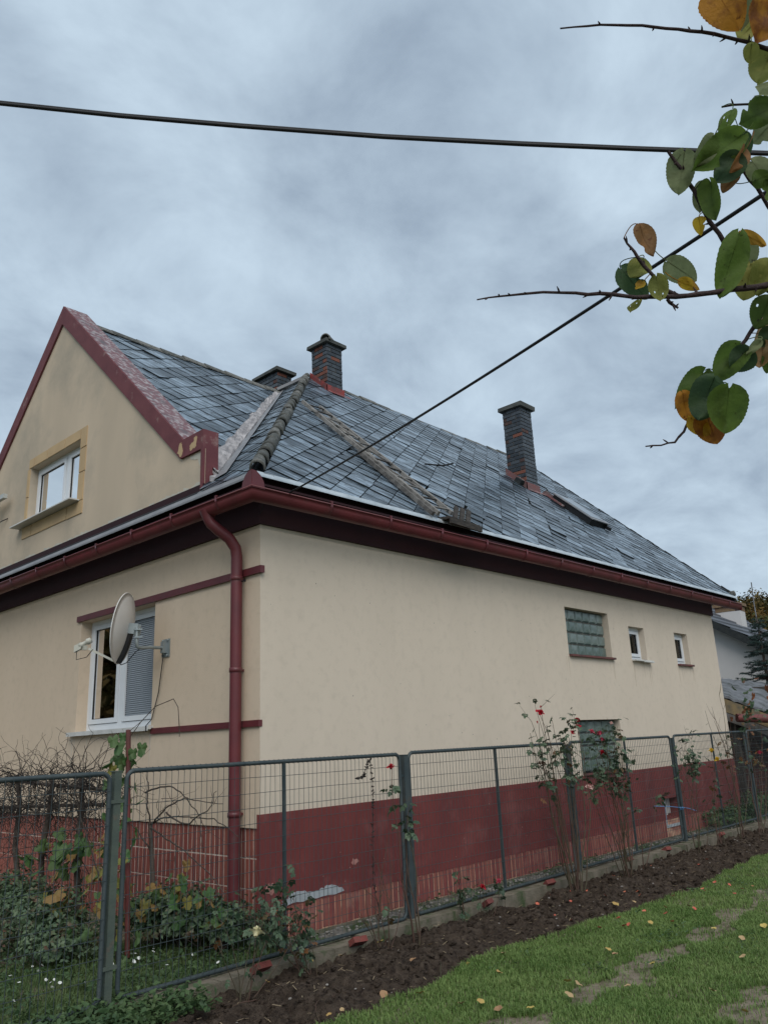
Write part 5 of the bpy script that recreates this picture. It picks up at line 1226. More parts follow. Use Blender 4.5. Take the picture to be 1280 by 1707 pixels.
def lawn_pts(n, x0, x1, y0, y1, falloff=None):
    X = NR.uniform(x0, x1, n); Y = NR.uniform(y0, y1, n)
    path = np.abs(Y + 2.86 + .05 * np.sin(X * 1.3) + .16 * (vnoise(X, Y, 5, 62) - .5)) < .135 * np.clip(3.2 * (vnoise(X, Y, 2.6, 61) - .20), 0, 1.2)
    path &= (X > -.6) & (X < 9)
    p2 = ((Y + 3.86) / .22) ** 2 + ((X - .75) / .5) ** 2 < .4 + 1.2 * vnoise(X, Y, 5, 68)
    keep = (Y < edge_y(X) + .02 * NR.normal(size=n)) & ~((path | p2) & (NR.random(n) < .90)) & (NR.random(n) < .55 + .6 * vnoise(X, Y, 3, 63))
    X, Y = X[keep], Y[keep]
    return X, Y
X, Y = lawn_pts(190000, -1.6, 3.2, -4.6, -1.8); X2, Y2 = lawn_pts(90000, 3.2, 9.5, -3.6, -1.7); X3, Y3 = lawn_pts(40000, -5, 9, -6.2, -1.9)
X = np.concatenate([X, X2, X3]); Y = np.concatenate([Y, Y2, Y3])
grass('lawn_grass', X, Y, lawn_h(X, Y), .032 + .016 * vnoise(X, Y, 5, 64), M_GRASS, 'short green lawn grass beside the rose bed')
X = NR.uniform(-3.4, -.02, 60000); Y = NR.uniform(-.52, 2.2, 60000); keep = (NR.random(60000) < .4 + .8 * vnoise(X, Y, 2.2, 65)) & (Y < 1.1 + .5 * (X < -2)); X, Y = X[keep], Y[keep]
grass('garden_grass', X, Y, -.03 + 0 * X, .07 + .05 * vnoise(X, Y, 4, 66), M_GRASSD, 'taller grass of the front garden behind the fence')
X = NR.uniform(-4.6, -1.3, 30000); Y = NR.uniform(-2.3, -.5, 30000); keep = (Y > -.75 - 1.2 * (X < -1.9)) | (X < -2.4); X, Y = X[keep], Y[keep]
grass('verge_grass', X, Y, -.04 + 0 * X, .06 + .03 * vnoise(X, Y, 4, 67), M_GRASSD, 'grass in front of the left fence panel')
# broad leaved weeds in the lawn
P = np.stack([NR.uniform(-1.2, 6, 7000), NR.uniform(-4.2, -2.0, 7000), NR.uniform(.012, .04, 7000)], 1); P = P[vnoise(P[:, 0], P[:, 1], 3.4, 81) > .70]
Nn = NR.normal(0, .4, P.shape) + np.array([[0, 0, 1]]); Nn /= np.linalg.norm(Nn, axis=1)[:, None]
o = leafcloud(P, Nn, NR.uniform(.012, .03, len(P)), NR.random(len(P)), 'lawn_weeds', M_CLOVER); tag(o, 'clover and weeds scattered through the lawn', 'weeds', kind='stuff')
# daisies
t = MB()
for k in range(9):
    a = k * .7; t.add([(0, 0, 0), (.011 * math.cos(a - .3), .011 * math.sin(a - .3), .003), (.014 * math.cos(a), .014 * math.sin(a), .004), (.011 * math.cos(a + .3), .011 * math.sin(a + .3), .003)], [(0, 1, 2, 3)])
DM = t.mesh('daisy'); DM.materials.append(M_DAISY)
for k in range(34):
    o = bpy.data.objects.new('daisy', DM); COL.objects.link(o); x = R.uniform(-2.1, -.7); y = R.uniform(-.45, .55) if x > -1.6 else R.uniform(-.4, .8)
    o.location = (x, y, R.uniform(.06, .11)); o.rotation_euler = (R.uniform(-.9, .2), R.uniform(-.9, .2), R.uniform(0, 6)); s = R.uniform(.6, 1.15); o.scale = (s, s, s); tag(o, 'tiny white daisy in the grass behind the left fence panels', 'daisy', 'daisies behind the fence')

# shapes of the branches (points, tip and root radius), leaves (base, tip, width, normal, colour) and litter spots, in metres
BR=[
 ([(-3.524,-5.407,2.838),(-3.475,-5.461,2.842),(-3.422,-5.516,2.837),(-3.375,-5.562,2.828),(-3.344,-5.593,2.822),(-3.297,-5.637,2.804),(-3.25,-5.677,2.789),(-3.113,-5.757,2.794),(-2.851,-5.899,2.75)],0.0013,0.0046),
 ([(-3.249,-5.579,2.728),(-3.222,-5.609,2.73),(-3.179,-5.648,2.727),(-3.091,-5.696,2.717),(-2.899,-5.782,2.635)],0.0018,0.0033),
 ([(-3.333,-5.493,2.628),(-3.305,-5.507,2.591),(-3.276,-5.515,2.537),(-3.254,-5.522,2.499),(-3.227,-5.533,2.455),(-3.215,-5.538,2.435),(-3.177,-5.558,2.388),(-3.121,-5.588,2.36),(-2.982,-5.66,2.333)],0.0029,0.0066),
 ([(-3.172,-5.574,2.627),(-3.149,-5.585,2.596),(-3.126,-5.593,2.559),(-3.069,-5.608,2.505),(-3.006,-5.621,2.433),(-2.918,-5.649,2.362)],0.0033,0.0055),
 ([(-3.565,-5.202,2.353),(-3.525,-5.247,2.358),(-3.486,-5.291,2.36),(-3.445,-5.333,2.357),(-3.4,-5.379,2.352),(-3.37,-5.409,2.346),(-3.333,-5.448,2.344),(-3.307,-5.476,2.343),(-3.282,-5.504,2.347),(-3.239,-5.553,2.352),(-3.188,-5.599,2.362),(-3.049,-5.686,2.384),(-2.833,-5.834,2.447)],0.0012,0.0071),
 ([(-3.403,-5.417,2.449),(-3.391,-5.423,2.431),(-3.381,-5.427,2.414),(-3.358,-5.438,2.384),(-3.339,-5.448,2.358),(-3.318,-5.464,2.344)],0.0016,0.0044),
 ([(-3.314,-5.459,2.323),(-3.321,-5.454,2.329),(-3.33,-5.449,2.34)],0.0018,0.0033),
 ([(-3.257,-5.338,2.108),(-3.238,-5.359,2.109),(-3.22,-5.38,2.115),(-3.212,-5.397,2.133),(-3.208,-5.41,2.152),(-3.183,-5.46,2.209),(-3.182,-5.466,2.22),(-3.166,-5.509,2.279),(-3.159,-5.526,2.303),(-3.152,-5.545,2.329),(-3.137,-5.574,2.373),(-3.099,-5.616,2.434),(-2.985,-5.676,2.416)],0.0012,0.0055),
 ([(-3.122,-5.509,2.277),(-3.091,-5.546,2.299),(-3.021,-5.594,2.32),(-2.939,-5.653,2.352)],0.0013,0.0027),
]
LV=[
 ((-3.372,-5.634,2.873),(-3.335,-5.652,2.792),0.0658,(-0.56,-0.3,-0.77),"R"),
 ((-3.301,-5.663,2.872),(-3.296,-5.645,2.814),0.0274,(-0.86,-0.43,0.28),"S"),
 ((-3.27,-5.695,2.856),(-3.278,-5.659,2.793),0.0658,(-0.62,-0.25,-0.74),"R"),
 ((-3.243,-5.65,2.864),(-3.263,-5.625,2.833),0.0329,(-0.73,0.11,-0.67),"O"),
 ((-3.315,-5.661,2.764),(-3.297,-5.649,2.741),0.0241,(-0.61,-0.31,-0.73),"O"),
 ((-3.24,-5.674,2.792),(-3.247,-5.642,2.734),0.0493,(-0.89,-0.23,-0.39),"O"),
 ((-3.248,-5.665,2.724),(-3.27,-5.648,2.695),0.0329,(-0.87,0.1,-0.48),"S"),
 ((-3.216,-5.652,2.696),(-3.26,-5.6,2.663),0.0482,(-0.87,0.07,-0.49),"G"),
 ((-3.217,-5.632,2.714),(-3.221,-5.629,2.734),0.0241,(-0.51,-0.26,-0.82),"S"),
 ((-3.2,-5.643,2.676),(-3.208,-5.607,2.65),0.0417,(-0.59,0.06,-0.81),"S"),
 ((-3.278,-5.602,2.687),(-3.294,-5.575,2.626),0.0219,(-0.92,-0.03,-0.4),"G"),
 ((-3.277,-5.605,2.625),(-3.325,-5.527,2.569),0.0504,(-0.58,-0.74,-0.33),"G"),
 ((-3.282,-5.596,2.586),(-3.296,-5.552,2.545),0.0439,(-0.79,-0.49,-0.37),"D"),
 ((-3.316,-5.572,2.622),(-3.319,-5.533,2.577),0.0329,(-0.43,0.08,-0.9),"S"),
 ((-3.235,-5.596,2.662),(-3.209,-5.596,2.629),0.0307,(-0.71,0.19,-0.68),"D"),
 ((-3.272,-5.611,2.599),(-3.29,-5.585,2.553),0.0263,(-0.49,-0.25,-0.84),"B"),
 ((-3.252,-5.581,2.574),(-3.253,-5.551,2.546),0.0263,(-0.92,0,-0.38),"B"),
 ((-3.231,-5.605,2.597),(-3.191,-5.62,2.553),0.0417,(-0.92,-0.36,-0.16),"S"),
 ((-3.316,-5.517,2.62),(-3.306,-5.49,2.548),0.0460,(-0.88,-0.19,-0.43),"S"),
 ((-3.307,-5.549,2.543),(-3.288,-5.541,2.475),0.0351,(-0.91,0.12,-0.39),"G"),
 ((-3.268,-5.522,2.57),(-3.266,-5.507,2.516),0.0263,(-0.84,-0.37,-0.39),"S"),
 ((-3.265,-5.506,2.512),(-3.259,-5.503,2.479),0.0208,(-0.87,-0.1,-0.49),"Y"),
 ((-3.369,-5.435,2.48),(-3.346,-5.442,2.423),0.0373,(-0.32,-0.77,-0.55),"B"),
 ((-3.275,-5.441,2.445),(-3.23,-5.472,2.409),0.0417,(-0.99,0.03,-0.14),"S"),
 ((-3.269,-5.454,2.4),(-3.231,-5.475,2.389),0.0197,(-0.93,-0.24,-0.27),"Y"),
 ((-3.354,-5.426,2.421),(-3.368,-5.407,2.385),0.0373,(-0.9,-0.43,-0.03),"O"),
 ((-3.361,-5.385,2.419),(-3.329,-5.412,2.357),0.0395,(-0.8,-0.28,-0.53),"D"),
 ((-3.352,-5.444,2.376),(-3.348,-5.443,2.328),0.0307,(-0.85,-0.41,-0.33),"O"),
 ((-3.349,-5.404,2.353),(-3.364,-5.391,2.328),0.0230,(-0.72,0.37,-0.58),"O"),
 ((-3.353,-5.418,2.378),(-3.363,-5.408,2.363),0.0153,(-0.97,-0.15,-0.21),"Y"),
 ((-3.262,-5.565,2.444),(-3.266,-5.517,2.334),0.0482,(-0.65,-0.16,-0.74),"G"),
 ((-3.201,-5.562,2.414),(-3.187,-5.535,2.357),0.0526,(-0.81,-0.27,-0.53),"O"),
 ((-3.205,-5.552,2.475),(-3.167,-5.552,2.428),0.0417,(-0.93,-0.26,-0.27),"S"),
 ((-3.232,-5.566,2.465),(-3.187,-5.59,2.444),0.0186,(-0.91,0.02,-0.41),"Y"),
 ((-3.199,-5.597,2.404),(-3.201,-5.562,2.349),0.0504,(-0.79,0.12,-0.61),"O"),
 ((-3.17,-5.575,2.353),(-3.169,-5.541,2.302),0.0439,(-0.84,0,-0.55),"G"),
 ((-3.126,-5.56,2.329),(-3.138,-5.525,2.284),0.0373,(-0.42,-0.37,-0.83),"P"),
 ((-3.138,-5.542,2.285),(-3.13,-5.524,2.241),0.0351,(-0.93,-0.11,-0.36),"P"),
 ((-3.139,-5.561,2.303),(-3.148,-5.537,2.275),0.0307,(-0.6,-0.41,-0.69),"D"),
 ((-3.177,-5.511,2.277),(-3.194,-5.462,2.218),0.0504,(-0.92,0.02,-0.39),"G"),
 ((-3.172,-5.526,2.258),(-3.186,-5.486,2.237),0.0439,(-0.84,-0.21,-0.5),"D"),
 ((-3.18,-5.548,2.271),(-3.187,-5.521,2.25),0.0153,(-0.96,-0.04,-0.29),"S"),
 ((-3.189,-5.445,2.247),(-3.224,-5.394,2.179),0.0439,(-0.89,-0.17,-0.43),"G"),
 ((-3.235,-5.472,2.204),(-3.244,-5.436,2.131),0.0548,(-0.8,-0.31,-0.52),"D"),
 ((-3.237,-5.413,2.197),(-3.211,-5.41,2.147),0.0351,(-0.81,-0.58,-0.04),"R"),
 ((-3.22,-5.444,2.152),(-3.193,-5.446,2.097),0.0482,(-0.77,-0.31,-0.56),"R"),
 ((-3.227,-5.419,2.148),(-3.207,-5.441,2.112),0.0285,(-0.93,-0.26,-0.25),"Y"),
 ((-3.225,-5.492,2.182),(-3.213,-5.467,2.105),0.0614,(-0.82,-0.55,-0.15),"G"),
 ((-3.133,-5.548,2.267),(-3.123,-5.532,2.23),0.0241,(-0.87,-0.21,-0.44),"G"),
 ((-3.201,-5.63,2.518),(-3.222,-5.617,2.554),0.0329,(-0.85,-0.31,-0.43),"G"),
 ((-3.242,-5.602,2.55),(-3.224,-5.629,2.558),0.0285,(-0.8,-0.04,-0.59),"G"),
]
FL=[ (-0.16,-0.82),(0.3,-1.46),(0.58,-0.86),(0.08,-0.91),(-0.7,-0.99),(0.72,-1.27),(0.41,-1.88),(0.74,-1.97),(0.31,-2.24),(-0.44,-1.86),(-0.35,-2.1),(-0.36,-2.44),(-0.38,-2.53),(-0.27,-2.52),(-0.32,-2.69),(-0.92,-1.86),(-0.81,-1.86),(2.86,-1.76),(3.05,-1.86),(1.25,-2.56),(1.16,-2.66),(1.9,-2.49),(2.21,-2.43),(3.01,-2.42),(2.73,-2.4),(2.28,-2.94),(1.58,-3.42),(1.13,-3.61),(2.56,-3.23),(2.08,-3.23),(0.91,-3.24),(1.08,-2.99),(0.52,-3.09),(0.46,-2.81),(0.39,-2.73),(0.37,-2.82),(0.63,-2.7),(-0.19,-2.83),(0.72,-3.55),(0.15,-3.23),(0.45,-3.84),(0.14,-2.89),(2.63,-3.1) ]

# ------------------------------------------------------------------ fruit tree branches close to the camera
def ray(qx, qy, d):
    return CAM + (FW + RT * ((qx - 640) / 1322.6) - UP * ((qy - 853.5) / 1322.6)) * d
TRK = ray(1560, 620, 1.62)
tree = thing('apricot_tree', (TRK.x, TRK.y, 0), 'apricot tree branches with green and autumn coloured leaves reaching in from the right', 'tree')
M_TW = mat('apricot_bark', (0.028, 0.018, 0.018), (0.05, 0.032, 0.032), 60, 0.8, 0.4, 200, 0.3)
LC = dict(G=((.115, .185, .035), (.08, .13, .03)), D=((.065, .115, .05), (.05, .09, .045)), O=((.33, .32, .085), (.22, .24, .06)), S=((.25, .29, .14), (.18, .21, .10)), R=((.50, .22, .03), (.24, .09, .025)), Y=((.62, .42, .04), (.45, .25, .04)), B=((.36, .17, .06), (.24, .13, .055)), P=((.50, .34, .18), (.36, .22, .10)))
LM = {k: mat('apricot_leaf_' + n_, a, b, 45, 0.6, 0.2, 160, 0.25, lo=.38, hi=.62, c3=(a[0] * .35 + .01, a[1] * .3, a[2] * .4), s3=60, lo3=.63, hi3=.69, transl=.55, objvar=.4) for (k, (a, b)), n_ in zip(LC.items(), ('green', 'dark', 'olive', 'pale', 'orange', 'yellow', 'brown', 'peach'))}
bobj = []
for k, (pts, r0, r1) in enumerate(BR):
    P = [V(p) for p in pts]; Q = []
    P = [p for p in P if 640 + 1322.6 * (p - CAM).dot(RT) / (p - CAM).dot(FW) < 1440]
    for a, b in zip(P, P[1:]):
        m = max(2, int((b - a).length / .02))
        for i in range(m): Q.append(a.lerp(b, i / m) + V((R.gauss(0, .0007), R.gauss(0, .0007), R.gauss(0, .0007))))
    Q.append(P[-1]); n = len(Q); t = MB()
    rs = [(r0 + (r1 - r0) * (i / (n - 1)) ** .8) * R.uniform(.92, 1.1) for i in range(n)]; t.tube(Q, rs, 8)
    for i in range(1, n - 1):
        if R.random() < .55:
            d = (Q[i + 1] - Q[i]).normalized(); s = (d.orthogonal().normalized() * R.uniform(-1, 1) + d.cross(V((0, 0, 1))) * R.uniform(-1, 1) + V((0, 0, R.uniform(-1, 1)))).normalized(); L = R.uniform(.004, .011)
            t.tube([Q[i], Q[i] + s * (rs[i] + L * .5) - d * L * .4, Q[i] + s * (rs[i] + L) - d * L * .7], [rs[i] * .8, .0016, .0005], 5)
    bobj.append((part('branch', t, M_TW, tree), Q, rs))
t = MB(); t.tube(spline([(TRK.x, TRK.y, -.2), (TRK.x + .07, TRK.y - .05, .6), (TRK.x + .05, TRK.y - .01, 1.2), (TRK.x + .0, TRK.y + .02, 1.9), (TRK.x, TRK.y - .02, 2.6), (TRK.x + .05, TRK.y - .06, 3.3)], 4), [.065 - .0022 * i for i in range(21)], 12); part('trunk', t, M_TW, tree)
for _, Q, rs in bobj:
    t = MB()
    if 640 + 1322.6 * (Q[-1] - CAM).dot(RT) / (Q[-1] - CAM).dot(FW) > 1285:
        e_ = V((TRK.x, TRK.y, max(1.2, Q[-1].z - R.uniform(.05, .25)))); cq = spline([Q[-1], Q[-1].lerp(e_, .5) + V((0, 0, .03)), e_], 6)
        t.tube(cq, [rs[-1] + .0008 * i for i in range(len(cq))], 8); bo_ = part('branch', t, M_TW, tree)
        for _ in range(6):
            b0 = R.choice(cq[:9]); d_ = V((R.gauss(0, 1), R.gauss(0, 1), R.gauss(-.3, .8))).normalized(); b0 = b0 + d_ * .02
            LV.append((tuple(b0), tuple(b0 + d_ * R.uniform(.05, .08)), R.uniform(.04, .06), (R.gauss(0, 1), R.gauss(0, 1), 1), R.choice('GDOSYG')))
for B_, T_, wd_, nn, c in LV:
    B_ = V(B_); T_ = V(T_); nn = V(nn); ax = T_ - B_; L = ax.length; ax.normalize(); sd = nn.cross(ax).normalized(); nz_ = ax.cross(sd)
    t = MB(); n = 26; fold = R.uniform(-.15, .6); curl = R.uniform(-.25, .35); tw = R.uniform(-.7, .7); asym = R.uniform(-.12, .12); ms = 17
    hole = (c in 'GO' and R.random() < .4); bite = R.random() < .3; bt = R.uniform(.45, .85); bs = R.choice((-1, 1))
    wv = R.uniform(0, 6)
    hw = lambda q: .58 * (min(1, q / .30) * (2 - min(1, q / .30))) ** .55 * (1 - max(0, (q - .30) / .70) ** 2.1) ** .72
    vs = []; fs = []
    for i in range(n + 1):
        q = i / n; w0 = hw(min(max(q, .002), .998)) * wd_ * 1.0
        for k in range(ms):
            u = (k / (ms - 1) - .5) * 2; ww = w0 * (1 + asym * u)
            if bite and u * bs > 0: ww *= 1 - .45 * math.exp(-((q - bt) / .10) ** 2)
            if abs(u) == 1: ww *= 1 + (.018 if i % 2 else -.018)
            ql = q - .10 * abs(u) ** 1.5 * max(0, 1 - q / .3)
            vs.append(B_ + ax * (ql * L) + sd * (u * ww) + nz_ * (fold * abs(u) ** 1.5 * ww + curl * L * (q - .5) ** 2 * 2 + tw * u * ww * (q - .4) + .05 * L * math.sin(wv + q * 6 + u * 2.5)))
    hc = [(R.randrange(8, 20), R.randrange(3, ms - 4)) for _ in range(3)] if hole else []
    holes = {h for c_ in hc for h in (c_, (c_[0] + 1, c_[1]))}
    for i in range(n):
        for k in range(ms - 1):
            if (i, k) in holes: continue
            fs.append((i * ms + k, i * ms + k + 1, (i + 1) * ms + k + 1, (i + 1) * ms + k))
    t.add(vs, fs, 0, True)
    vq = [B_ + ax * (q / 8 * L) + nz_ * (curl * L * (q / 8 - .5) ** 2 * 2 + .05 * L * math.sin(wv + q / 8 * 6) - .0004) for q in range(9)]
    t.tube(vq, [.0009 - .00008 * i for i in range(9)], 4)
    best = min(((p - B_).length, b, p) for b, Q, _ in bobj for p in Q if (p - T_).length > .02)if bobj else None
    d_, bo, bp = best
    e_ = bp if d_ < .06 else B_ - ax * .03 + V((0, 0, .008)); m_ = B_ - ax * min(.02, d_ * .6) + (e_ - B_) * .15
    t.tube([B_ * (1 - q) ** 2 + m_ * 2 * q * (1 - q) + e_ * q * q for q in [k / 7 for k in range(8)]], .0009, 5)
    part('leaf', t, LM[c], bo)

# ------------------------------------------------------------------ fallen leaves and litter
def flat_leaf(m, w_=.5):
    t = MB(); n = 7; vs = []; fs = []
    for i in range(n + 1):
        q = i / n; hw_ = w_ * math.sin(math.pi * min(1, q * .93 + .05)) ** .8
        for u in (-1, 0, 1): vs.append((q - .5, u * hw_, abs(u) * hw_ * .35 + .25 * (q - .5) ** 2 + .05 * math.sin(q * 9 + u)))
    for i in range(n):
        for k in (0, 1): fs.append((i * 3 + k, i * 3 + k + 1, (i + 1) * 3 + k + 1, (i + 1) * 3 + k))
    t.add(vs, fs, 0, True); me = t.mesh('fallen_leaf'); me.materials.append(m); return me
FM = [(flat_leaf(M_FLY), 'yellow'), (flat_leaf(M_FLT), 'tan'), (flat_leaf(M_FLY, .36), 'yellow'), (flat_leaf(M_FLT, .33), 'tan')]
FL = [p for i, p in enumerate(FL) if p[1] > -1.95 or i % 3]
for i, (x, y) in enumerate(FL):
    onlawn = y < -1.95; me, cn = FM[i % 4] if i else FM[0]
    o = bpy.data.objects.new('fallen_leaf', me); COL.objects.link(o)
    s = R.uniform(.04, .068) * (1.35 if i in (0, 1) else 1); o.scale = (s, s, s); o.rotation_euler = (R.uniform(-.5, .5), R.uniform(-.5, .5), R.uniform(0, 6))
    o.location = (x, y, .045 if onlawn else .02)
    if i == 0: tag(o, 'large curled yellow leaf on the soil by the kerb below the peeling plinth', 'leaf')
    elif i == 1: tag(o, 'pale yellow leaf on the soil at the foot of the single red rose', 'leaf')
    elif onlawn: tag(o, 'fallen %s leaf on the green lawn' % cn, 'leaf', 'fallen %s leaves on the lawn' % cn)
    else: tag(o, 'fallen %s leaf on the dark rose bed soil' % cn, 'leaf', 'fallen %s leaves on the soil' % cn)
PM = flat_leaf(M_PETAL, .42)
for i in range(34):
    soilp = i % 2; x = R.uniform(2.0, 6.0) if soilp else R.uniform(1.8, 4.6); y = R.uniform(-1.75, -.9) if soilp else R.uniform(-2.55, -2.05)
    o = bpy.data.objects.new('fallen_petal', PM); COL.objects.link(o); s = R.uniform(.028, .048); o.scale = (s, s, s); o.rotation_euler = (R.uniform(-.5, .5), R.uniform(-.5, .5), R.uniform(0, 6)); o.location = (x, y, .0 if soilp else .04)
    tag(o, 'fallen red rose petal on the dark soil' if soilp else 'fallen red rose petal on the lawn grass', 'petal', 'fallen petals on the soil' if soilp else 'fallen petals on the lawn')
# clods and pebbles of the bed, sitting on its surface
mb = MB(); mb2 = MB()
IC = [(0, 0, 1), (.89, 0, .45), (.28, .85, .45), (-.72, .53, .45), (-.72, -.53, .45), (.28, -.85, .45), (.72, .53, -.45), (-.28, .85, -.45), (-.89, 0, -.45), (-.28, -.85, -.45), (.72, -.53, -.45), (0, 0, -1)]
IF = [(0, 1, 2), (0, 2, 3), (0, 3, 4), (0, 4, 5), (0, 5, 1), (1, 6, 2), (2, 7, 3), (3, 8, 4), (4, 9, 5), (5, 10, 1), (6, 7, 2), (7, 8, 3), (8, 9, 4), (9, 10, 5), (10, 6, 1), (11, 7, 6), (11, 8, 7), (11, 9, 8), (11, 10, 9), (11, 6, 10)]
NP_ = 3800; XX = NR.uniform(-2.2, 11, NP_); YY = NR.uniform(-1.98, -.76, NP_); ZZ = -.075 + soil_h(XX, YY)
for x, y, z in zip(XX, YY, ZZ):
    s = R.choice((.005, .007, .009, .012, .016, .022, .030)) * R.uniform(.8, 1.3); q = [V(p) * s * R.uniform(.7, 1.3) for p in IC]
    mb.add([(x + p.x * 1.2, y + p.y, z + p.z * .75 + s * .2) for p in q], IF)
for x, y in zip(NR.uniform(-1.6, 11, 130), NR.uniform(-1.9, -.8, 130)):
    z = -.075 + float(soil_h(np.array([x]), np.array([y]))[0]); s = R.uniform(.005, .016); mb2.add([(x + p[0] * s * R.uniform(.7, 1.3), y + p[1] * s, z + .01 + p[2] * s * .6) for p in IC], IF)
o = part('clods', mb, M_SOIL, soil); o['kind'] = 'stuff'
o = part('pebbles', mb2, mat('pale_pebble', (.16, .14, .125), (.28, .26, .24), 30, .9), soil); o['kind'] = 'stuff'
mb = MB()
for x, y in zip(NR.uniform(-1, 11, 1500), NR.uniform(-.5, -.03, 1500)):
    s = R.uniform(.006, .022); mb.add([(x + p[0] * s * R.uniform(.7, 1.3), y + p[1] * s, -.015 + p[2] * s * .6) for p in IC], IF)
solo('gravel', mb, mat('grey_pebble', (.16, .155, .14), (.30, .29, .27), 22, .9, objvar=0), label='loose grey gravel between the fence and the plinth', cat='gravel', kind='stuff')
mb = MB()
for x, y in zip(NR.uniform(-1.8, 9, 420), NR.uniform(-1.95, -.78, 420)):
    z = -.065 + float(soil_h(np.array([x]), np.array([y]))[0]); a = R.uniform(0, 6.3); L = R.uniform(.015, .06)
    mb.bar((x, y, z + R.uniform(0, .01)), (x + L * math.cos(a), y + L * math.sin(a), z + R.uniform(.0, .02)), R.uniform(.002, .008), .002)
o = part('straw', mb, mat('straw_bits', (.30, .24, .15), (.20, .15, .10), 30, .9), soil); o['kind'] = 'stuff'
# dry twigs on the soil
for i in range(9):
    x = R.uniform(-.9, 3.5); y = R.uniform(-1.8, -1.0); t = MB(); t.tube([V((x, y, -.05)) + p for p in wander((0, 0, 0), (R.gauss(0, 1), R.gauss(0, 1), .25), R.uniform(.2, .45), 7, .3, .05)], [.004 - .0004 * i_ for i_ in range(8)], 4)
    solo('dry_twig', t, M_STEM, loc=(x, y, -.05), label='dry pruned rose twig lying on the dark soil', cat='twig', group='dry twigs on the soil')

# ------------------------------------------------------------------ background right
M_NW = mat('pale_render', (0.56, 0.55, 0.55), (0.50, 0.49, 0.49), 0.8, 0.9, 0.2, 40, 0.2)
M_NR = mat('grey_roof', (0.055, 0.06, 0.072), (0.085, 0.09, 0.105), 2.0, 0.55, 0.2, 20, 0.4)
nb = thing('neighbour_house', (20.7, 2.5, -.2), 'pale neighbouring house with grey roof beyond the far corner of the house', 'house')
A = V((19.688, 3.297, 4.708)); B_ = V((20.739, 2.514, 3.886)); dv = (B_ - A) / (B_ - A).xy.length
hr = V((B_.x - A.x, B_.y - A.y, 0)).normalized(); away = V((math.cos(rad(4)), math.sin(rad(4)), 0)); perp = V((away.y, -away.x, 0))
k_ = .64; O = A
# gable end plane spanned by perp (towards the right) and z
ridge = O - perp * 3.2 + V((0, 0, 3.2 * k_)); eave = O + perp * 3.4 - V((0, 0, 3.4 * k_)); eL = O - perp * 9.8 - V((0, 0, 3.4 * k_)); LN_ = 9.0
mb = MB(); dn_ = V((0, 0, 1))
g = [eave + V((0, 0, -.02)), ridge, eL]; base_ = [V((p.x, p.y, -.3)) for p in (eave, eL)]
mb.add([base_[0] - perp * .35, eave - perp * .35 + V((0, 0, .15)), ridge - V((0, 0, .15)), eL + perp * .35 + V((0, 0, .15)), base_[1] + perp * .35], [(0, 1, 2, 3, 4)])
mb.add([base_[0] - perp * .35, eave - perp * .35 + V((0, 0, .15)), eave - perp * .35 + V((0, 0, .15)) + away * LN_, base_[0] - perp * .35 + away * LN_], [(0, 1, 2, 3)]); part('wall', mb, M_NW, nb)
mb = MB(); s0 = -away * .35
for p, q in ((ridge, eave), (ridge, eL)):
    mb.add([p + s0, q + s0, q + away * LN_, p + away * LN_] + [x_ - V((0, 0, .14)) for x_ in (p + s0, q + s0, q + away * LN_, p + away * LN_)], [(0, 1, 2, 3), (7, 6, 5, 4), (0, 4, 5, 1), (1, 5, 6, 2), (2, 6, 7, 3)])
nroof = part('roof', mb, M_NR, nb)
mb = MB(); mb.bar(ridge + s0 - V((0, 0, .1)) - away * .02, eave + s0 - V((0, 0, .1)) - away * .02, .04, .2); part('verge_board', mb, M_SLEDGE, nb)
for i in range(14):
    a = ridge.lerp(eave, i / 14) + V((0, 0, .015)); b = ridge.lerp(eave, (i + 1) / 14) + V((0, 0, .015)); mb = MB()
    mb.add([a + s0, a + away * LN_, b + away * LN_ + V((0, 0, .05)), b + s0 + V((0, 0, .05))], [(0, 1, 2, 3)]); mb.add([b + s0, b + away * LN_, b + away * LN_ + V((0, 0, .05)), b + s0 + V((0, 0, .05))], [(0, 1, 2, 3)]); part('tile_course', mb, M_NR, nroof)
cc = ray(1221, 1045, 27.5); mb = MB()
mb.obox(cc - V((0, 0, .25)), away * .30, perp * .40, V((0, 0, .75))); ck = part('chimney', mb, M_NW, nb)
mb = MB(); mb.obox(cc + V((0, 0, .72)), away * .36, perp * .47, V((0, 0, .05))); mb.obox(cc + V((0, 0, .58)), away * .31, perp * .41, V((0, 0, .08))); part('chimney_cap', mb, mat('brown_cap', (.16, .10, .07), (.22, .16, .09), 8, .9), ck)
mb = MB(); mb.tube([(26.762, 4.332, 4.5), (26.70, 4.31, 6.0), (26.534, 4.224, 6.80)], .022, 5)
solo('antenna_mast', mb, M_LEAD, loc=(26.76, 4.33, 4.5), label='thin antenna mast sticking up beyond the neighbouring house', cat='mast')
# shed
shed = thing('shed', (12.9, .6, -.1), 'old timber shed with a mossy fibre cement roof at the end of the garden', 'shed')
def S(qx, qy, d): return ray(qx, qy, d)
M_FIB = mat('fibre_cement', (0.10, 0.105, 0.115), (0.18, 0.19, 0.205), 6, 0.8, 0.6, 25, 0.3, stretch=(1, 1, 1), c3=(.05, .055, .05), s3=3, lo3=.5, hi3=.62)
f0, f1 = S(1120, 1128, 17), S(1420, 1236, 17); b0, b1 = S(1120, 1123, 20.5), S(1420, 1152, 20.5)
mb = MB(); n = 44; vs = []
for i in range(n + 1):
    t_ = i / n; h_ = .016 * math.sin(i * 2.4)
    for a_, b_ in ((f0, b0),):
        F_ = f0.lerp(f1, t_); B2 = b0.lerp(b1, t_)
        vs += [F_ + V((0, 0, h_)), F_.lerp(B2, .5) + V((0, 0, h_ + .02)), B2 + V((0, 0, h_))]
